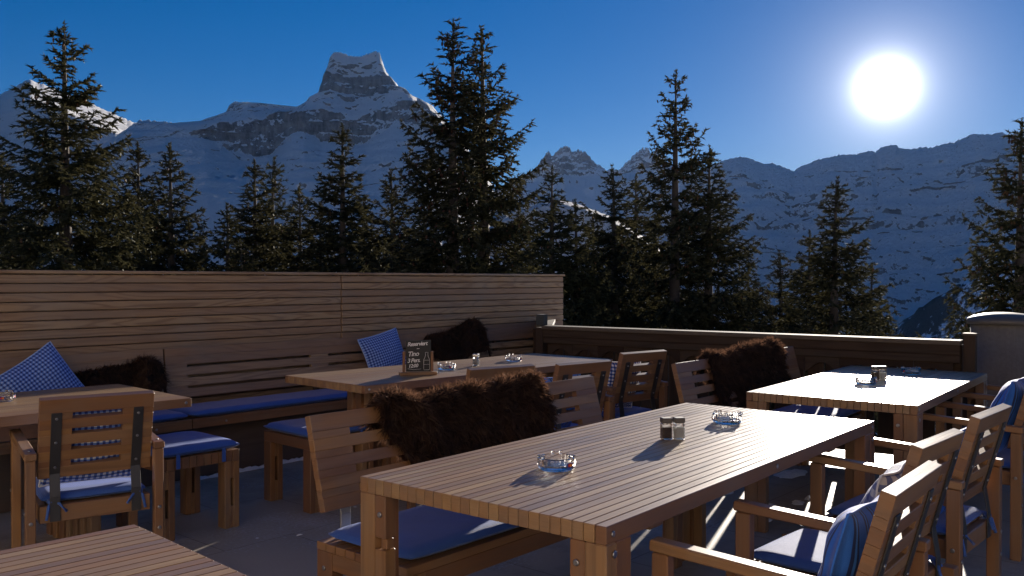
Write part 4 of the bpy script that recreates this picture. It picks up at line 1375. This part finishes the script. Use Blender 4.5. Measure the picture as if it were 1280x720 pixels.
PEAK=[[(68.6,5.14),(66.12,7.09),(64.4,8.81),(63.75,9.31),(62.43,9.3),(61.08,9.15),(59.84,9.65),(58.87,10.08),(58.68,10.56),(58.36,10.72),(57.61,10.72),(56.66,10.48),(55.61,10.53),(54.74,10.57),(53.86,11.04),(53.37,11.55),(53.17,12.08),(53.08,12.52),(52.83,13.05),(52.63,13.72),(52.44,13.92),(52.09,13.99),(51.84,13.9),(51.5,13.78),(50.9,13.75),(50.5,13.86),(50.1,14.02),(49.8,14.13),(49.55,14.0),(49.35,13.38),(49.15,12.91),(48.8,12.44),(48.29,11.97),(47.69,11.49),(47.03,11.21),(46.27,10.89),(45.45,10.06),(44.22,8.58),(42.69,6.33),(41.14,4.14),(38.06,0.97),(35.0,-0.56)],[(68.6,5.1),(64.4,8.76),(59.84,9.55),(57.61,10.62),(54.74,10.48),(53.37,11.47),(53.08,12.47),(52.88,12.95),(52.29,12.69),(51.7,12.46),(50.8,12.44),(49.95,12.52),(49.6,12.94),(49.25,12.86),(48.7,12.29),(48.19,11.87),(46.27,10.84),(44.22,8.48),(42.69,6.22),(41.14,4.04),(35.0,-0.67)],[(68.6,5.01),(64.4,8.62),(59.84,9.41),(57.61,10.48),(54.74,10.33),(53.47,11.4),(53.08,11.7),(52.68,11.77),(51.8,11.51),(50.7,11.29),(50.0,11.43),(49.3,11.65),(48.7,11.81),(48.09,11.73),(46.27,10.69),(44.22,8.33),(42.69,6.07),(41.14,3.89),(35.0,-0.77)],[(68.6,4.47),(64.41,8.11),(60.85,8.88),(59.94,9.22),(58.55,9.48),(57.98,9.65),(56.66,9.76),(55.7,10.29),(54.4,10.44),(53.76,10.61),(53.03,10.45),(52.29,10.24),(51.3,10.02),(50.3,10.3),(48.8,10.83),(47.53,11.2),(46.52,10.88),(45.45,9.56),(44.22,8.08),(42.69,5.82),(41.14,3.53),(34.99,-0.97)],[(68.61,4.19),(64.41,7.79),(60.85,8.55),(60.17,8.4),(59.25,7.97),(58.55,7.71),(57.14,7.43),(56.19,7.66),(54.98,8.92),(54.25,9.14),(53.28,8.59),(51.8,8.44),(50.45,8.52),(49.55,9.14),(48.8,9.6),(47.79,9.72),(46.42,9.35),(45.45,8.32),(44.22,7.07),(42.68,4.8),(41.14,2.51),(34.99,-1.18)],[(68.62,0.83),(64.42,3.69),(59.95,4.77),(56.67,4.27),(53.28,4.69),(49.3,5.0),(45.24,2.5),(41.14,-0.57),(34.99,-2.61)]]
LEFT=[[(80.0,7.85),(75.37,8.96),(72.47,9.55),(70.95,10.13),(70.41,10.45),(69.78,10.94),(69.54,11.1),(68.58,10.8),(67.56,10.46),(66.53,10.1),(64.83,9.42),(63.31,8.88),(61.98,8.58),(60.4,7.87),(58.08,6.28),(56.19,4.38)]]
CRAG=[[(43.2,5.05),(41.15,6.33),(39.71,6.99),(39.3,7.59),(39.1,7.79),(38.89,8.09),(38.58,7.89),(38.17,8.14),(37.97,8.39),(37.77,8.48),(37.51,8.38),(37.25,8.08),(36.95,8.23),(36.44,8.07),(36.03,7.57),(35.27,6.96),(34.25,6.94),(33.6,7.63),(33.29,7.93),(32.99,8.17),(32.59,8.26),(32.39,8.06),(32.19,7.66),(32.04,8.15),(31.84,8.2),(31.69,7.9),(31.39,7.39),(30.49,7.18),(29.01,6.35),(26.58,4.91)],[(43.2,4.8),(41.15,5.77),(39.71,6.18),(38.58,6.48),(37.56,6.57),(36.28,6.61),(35.26,6.65),(34.25,6.64),(32.99,6.93),(31.74,6.9),(30.49,6.88),(29.01,6.15),(26.58,4.67)]]
RIGHT=[[(33.99,3.0),(31.48,5.0),(30.0,6.22),(29.01,6.84),(28.04,7.31),(27.55,7.44),(27.07,7.53),(26.59,7.56),(26.11,7.4),(25.39,7.08),(24.92,7.12),(24.21,6.85),(23.65,6.59),(23.18,6.91),(22.81,6.99),(22.35,7.21),(21.89,7.29),(21.21,7.4),(20.76,7.47),(20.08,7.44),(19.64,7.56),(19.2,7.63),(18.98,7.48),(18.76,7.75),(18.32,7.86),(17.97,7.89),(17.54,7.63),(17.03,7.6),(16.6,7.67),(15.97,7.63),(15.34,7.78),(14.72,7.87),(14.31,8.07),(13.91,8.22),(13.5,8.23),(12.9,8.14),(12.5,8.25),(12.03,8.04),(10.57,8.31),(7.62,7.84),(3.54,6.46),(-1.0,4.55)]]
WEDGE=[[(28.0,-4.54),(23.23,-4.43),(19.59,-3.76),(18.05,-2.96),(16.55,-1.67),(15.29,-0.77),(14.06,0.06),(12.07,1.41),(9.41,3.03),(5.18,4.75),(0.43,2.33),(-6.21,-1.74),(-11.54,-5.28)]]
KNOLL=[[(45.24,1.47),(43.2,3.01),(40.63,4.45),(39.09,4.96),(38.07,5.06),(37.45,4.95),(36.53,4.64),(35.16,4.13),(33.49,3.25),(31.47,1.72)],[(45.24,1.17),(43.2,2.71),(40.63,4.14),(39.09,4.7),(38.07,4.8),(37.45,4.7),(36.53,4.36),(35.16,3.87),(33.48,2.9),(31.47,1.37)]]


def rb_peak(az, s):
    if s == 2: return 0.42 if 46.5 < az < 53.8 else (0.20 if az < 61 else 0.0)      # summit wall
    if s == 4: return 0.34 if az < 61 else 0.05               # lower rock band
    if s == 5: return 0.0
    if s == 1: return -0.22 if az < 54 else 0.32
    if s == 3: return 0.06 if az < 54 else 0.34
    return 0.0
massif('mountain_peak', PEAK, [3200, 3120, 3096, 2950, 2916, 2330], (1450, -360), (4300, -100), 520, [14, 24, 20, 30, 22, 60, 16], 34, 6.5, 3.1, M['mountain'], rb_peak, wl=120)
LEFT.append([(a, e - (0.6 if a > 71 else 1.15)) for a, e in LEFT[0]])
massif('mountain_left', LEFT, [4300, 3650], (2500, -360), (5600, -100), 200, [8, 34, 60], 34, 5, 7.7, M['mountain'], lambda az, s: -0.2 if s <= 1 else 0.05, wl=150)
massif('mountain_crags', CRAG, [5200, 5130], (3700, -250), (5900, -100), 420, [8, 34, 46], 60, 15, 5.3, M['mountain'], lambda az, s: 0.05 if s == 1 else -0.35, wl=130)
massif('mountain_ridge', RIGHT, [3400], (2250, -330), (4700, -200), 460, [12, 150], 46, 6, 1.9, M['mountain'], lambda az, s: 0.10, wl=190, step=9.0, dip=0.45)
BEHIND = [[(300, 9), (285, 13), (270, 12), (255, 10), (240, 12), (228, 10.5), (212, 13), (198, 10), (182, 11.5), (165, 9), (150, 10), (135, 8), (120, 6)]]
massif('bounce_mountain', BEHIND, [3000], (1900, -330), (4200, -200), 160, [6, 30], 40, 5, 9.3, M['mountain'], lambda az, s: -0.1, wl=190)  # unseen snowy massif added behind the camera to bounce sunlight onto the visible slopes
massif('snow_ridge', KNOLL, [1300, 1160], (900, -300), (1500, -300), 140, [8, 12, 24], 5, 1.0, 4.4, M['mountain'], lambda az, s: -0.6, wl=60, step=2.0)
massif('wooded_hillside', WEDGE, [1900], (1450, -350), (2150, -350), 160, [8, 30], 18, 6, 2.2, M['wooded'], wl=70)

# snowy ground falling away from the terrace into the valley
V, Fc = [], []
radii = [0.0, 5, 8.5, 12, 16, 21, 27, 35, 46, 60, 80, 110, 150, 210, 300, 430, 620, 900, 1200, 1600, 2300, 3500, 6300]
na = 96
for r_ in radii:
    for i in range(na):
        a = 2 * math.pi * i / na
        z = ground_z(r_) + (min(6, r_ * 0.02) * noise.noise(Vector((r_ * .03 * math.cos(a), r_ * .03 * math.sin(a), 2))) if r_ > 9 else 0) - (0.3 if r_ < 9 else 0)
        V.append((r_ * math.cos(a) + 1.5, r_ * math.sin(a) + 1, z))
for j in range(len(radii) - 1):
    for i in range(na):
        k2 = (i + 1) % na
        Fc.append((j * na + i, (j + 1) * na + i, (j + 1) * na + k2, j * na + k2))
me = bpy.data.meshes.new('snow_slope'); me.from_pydata(V, [], Fc); me.materials.append(M['snow'])
me.polygons.foreach_set('use_smooth', [True] * len(Fc))
tag(link('snow_slope', me), kind='structure')

# ------------------------------------------------------------------ light, sky, camera
SUN_EL, SUN_AZ = 11.22, 18.43
sd = Vector((math.cos(R(SUN_EL)) * math.cos(R(SUN_AZ)), math.cos(R(SUN_EL)) * math.sin(R(SUN_AZ)), math.sin(R(SUN_EL))))
ld = bpy.data.lights.new('sun', 'SUN')
ld.energy = 4.8
ld.angle = R(0.53)
ld.color = (1.0, 0.90, 0.78)
lo = link('sun', ld)
lo.rotation_euler = sd.to_track_quat('Z', 'Y').to_euler()

w = bpy.data.worlds.new('World'); scene.world = w
w.use_nodes = True
nt = w.node_tree; nt.nodes.clear()
sky = nt.nodes.new('ShaderNodeTexSky'); sky.sky_type = 'NISHITA'; sky.sun_disc = False
sky.sun_elevation = R(SUN_EL); sky.sun_rotation = R(90 - SUN_AZ)
sky.altitude = 2600; sky.air_density = 1.0; sky.dust_density = 0.25; sky.ozone_density = 3.0
hs = nt.nodes.new('ShaderNodeHueSaturation'); hs.inputs['Saturation'].default_value = 1.6; hs.inputs['Value'].default_value = 1.08; hs.inputs['Hue'].default_value = 0.518
gm = nt.nodes.new('ShaderNodeGamma'); gm.inputs[1].default_value = 0.72
nt.links.new(sky.outputs[0], gm.inputs[0]); nt.links.new(gm.outputs[0], hs.inputs['Color'])
# the low sun's own glare in the sky round it
tc = nt.nodes.new('ShaderNodeTexCoord')
nv = nt.nodes.new('ShaderNodeVectorMath'); nv.operation = 'NORMALIZE'; nt.links.new(tc.outputs['Generated'], nv.inputs[0])
dp = nt.nodes.new('ShaderNodeVectorMath'); dp.operation = 'DOT_PRODUCT'; nt.links.new(nv.outputs[0], dp.inputs[0]); dp.inputs[1].default_value = sd
def mth(op, a, b=0.0, clamp=False):
    nd = nt.nodes.new('ShaderNodeMath'); nd.operation = op; nd.use_clamp = clamp
    for i, v in ((0, a), (1, b)):
        if isinstance(v, bpy.types.NodeSocket): nt.links.new(v, nd.inputs[i])
        else: nd.inputs[i].default_value = v
    return nd.outputs[0]
ang = mth('MULTIPLY', mth('ARCCOSINE', mth('MINIMUM', dp.outputs['Value'], 0.9999999)), 57.29578)
g1 = mth('MULTIPLY', mth('EXPONENT', mth('MULTIPLY', mth('POWER', mth('DIVIDE', ang, 0.45), 1.0), -1.0)), 220.0)
g2 = mth('MULTIPLY', mth('EXPONENT', mth('DIVIDE', ang, -2.2)), 9.0)
g3 = mth('MULTIPLY', mth('EXPONENT', mth('DIVIDE', ang, -8.0)), 0.22)
gs = mth('ADD', mth('ADD', g1, g2), g3)
gc = nt.nodes.new('ShaderNodeMix'); gc.data_type = 'RGBA'; gc.blend_type = 'ADD'; gc.inputs[0].default_value = 1.0
sc = nt.nodes.new('ShaderNodeVectorMath'); sc.operation = 'SCALE'; sc.inputs[0].default_value = (1.0, 0.97, 0.95); nt.links.new(gs, sc.inputs['Scale'])
nt.links.new(hs.outputs[0], gc.inputs[6]); nt.links.new(sc.outputs[0], gc.inputs[7])
bg = nt.nodes.new('ShaderNodeBackground'); bg.inputs['Strength'].default_value = 0.057
nt.links.new(gc.outputs[2], bg.inputs[0])
wo = nt.nodes.new('ShaderNodeOutputWorld'); nt.links.new(bg.outputs[0], wo.inputs[0])

cd = bpy.data.cameras.new('camera')
cd.sensor_width = 36.0; cd.lens = 36.0 * 1114.98 / 1280.0
cd.clip_start = 0.05; cd.clip_end = 30000
co = link('camera', cd)
yaw, pitch, roll = R(41.13889866), R(-0.5743105), R(0.05846552)
fw = Vector((math.cos(yaw) * math.cos(pitch), math.sin(yaw) * math.cos(pitch), math.sin(pitch)))
rt = Vector((math.sin(yaw), -math.cos(yaw), 0)); up = rt.cross(fw)
r2 = rt * math.cos(roll) + up * math.sin(roll); u2 = -rt * math.sin(roll) + up * math.cos(roll)
mt = Matrix((r2, u2, -fw)).transposed().to_4x4(); mt.translation = (0, 0, 1.3595)
co.matrix_world = mt
scene.camera = co
scene.render.engine = 'CYCLES'
scene.render.resolution_x = 1024; scene.render.resolution_y = 576
vs = scene.view_settings
vs.view_transform = 'Standard'; vs.look = 'None'; vs.gamma = 1.0; vs.exposure = 1.05
vs.use_curve_mapping = False
scene.cycles.use_denoising = True
scene.cycles.max_bounces = 8; scene.cycles.transparent_max_bounces = 8

# ------------------------------------------------------------------ thin valley haze between terrace and mountains
hx, hz0, hz1 = 6600.0, -345.0, 1150.0
vs_ = [(x, y, z) for z in (hz0, hz1) for x, y in ((-hx, -hx), (hx, -hx), (hx, hx), (-hx, hx))]
me = bpy.data.meshes.new('haze')
me.from_pydata(vs_, [], [(3, 2, 1, 0), (4, 5, 6, 7), (0, 1, 5, 4), (1, 2, 6, 5), (2, 3, 7, 6), (3, 0, 4, 7)])
hm = bpy.data.materials.new('valley haze'); hm.use_nodes = True
hn = hm.node_tree; hn.nodes.clear()
ho = hn.nodes.new('ShaderNodeOutputMaterial'); hv = hn.nodes.new('ShaderNodeVolumePrincipled')
hv.inputs['Color'].default_value = (0.22, 0.45, 1.0, 1); hv.inputs['Density'].default_value = 0.000008; hv.inputs['Anisotropy'].default_value = 0.35
hn.links.new(hv.outputs[0], ho.inputs['Volume'])
me.materials.append(hm)
tag(link('haze', me), kind='stuff')
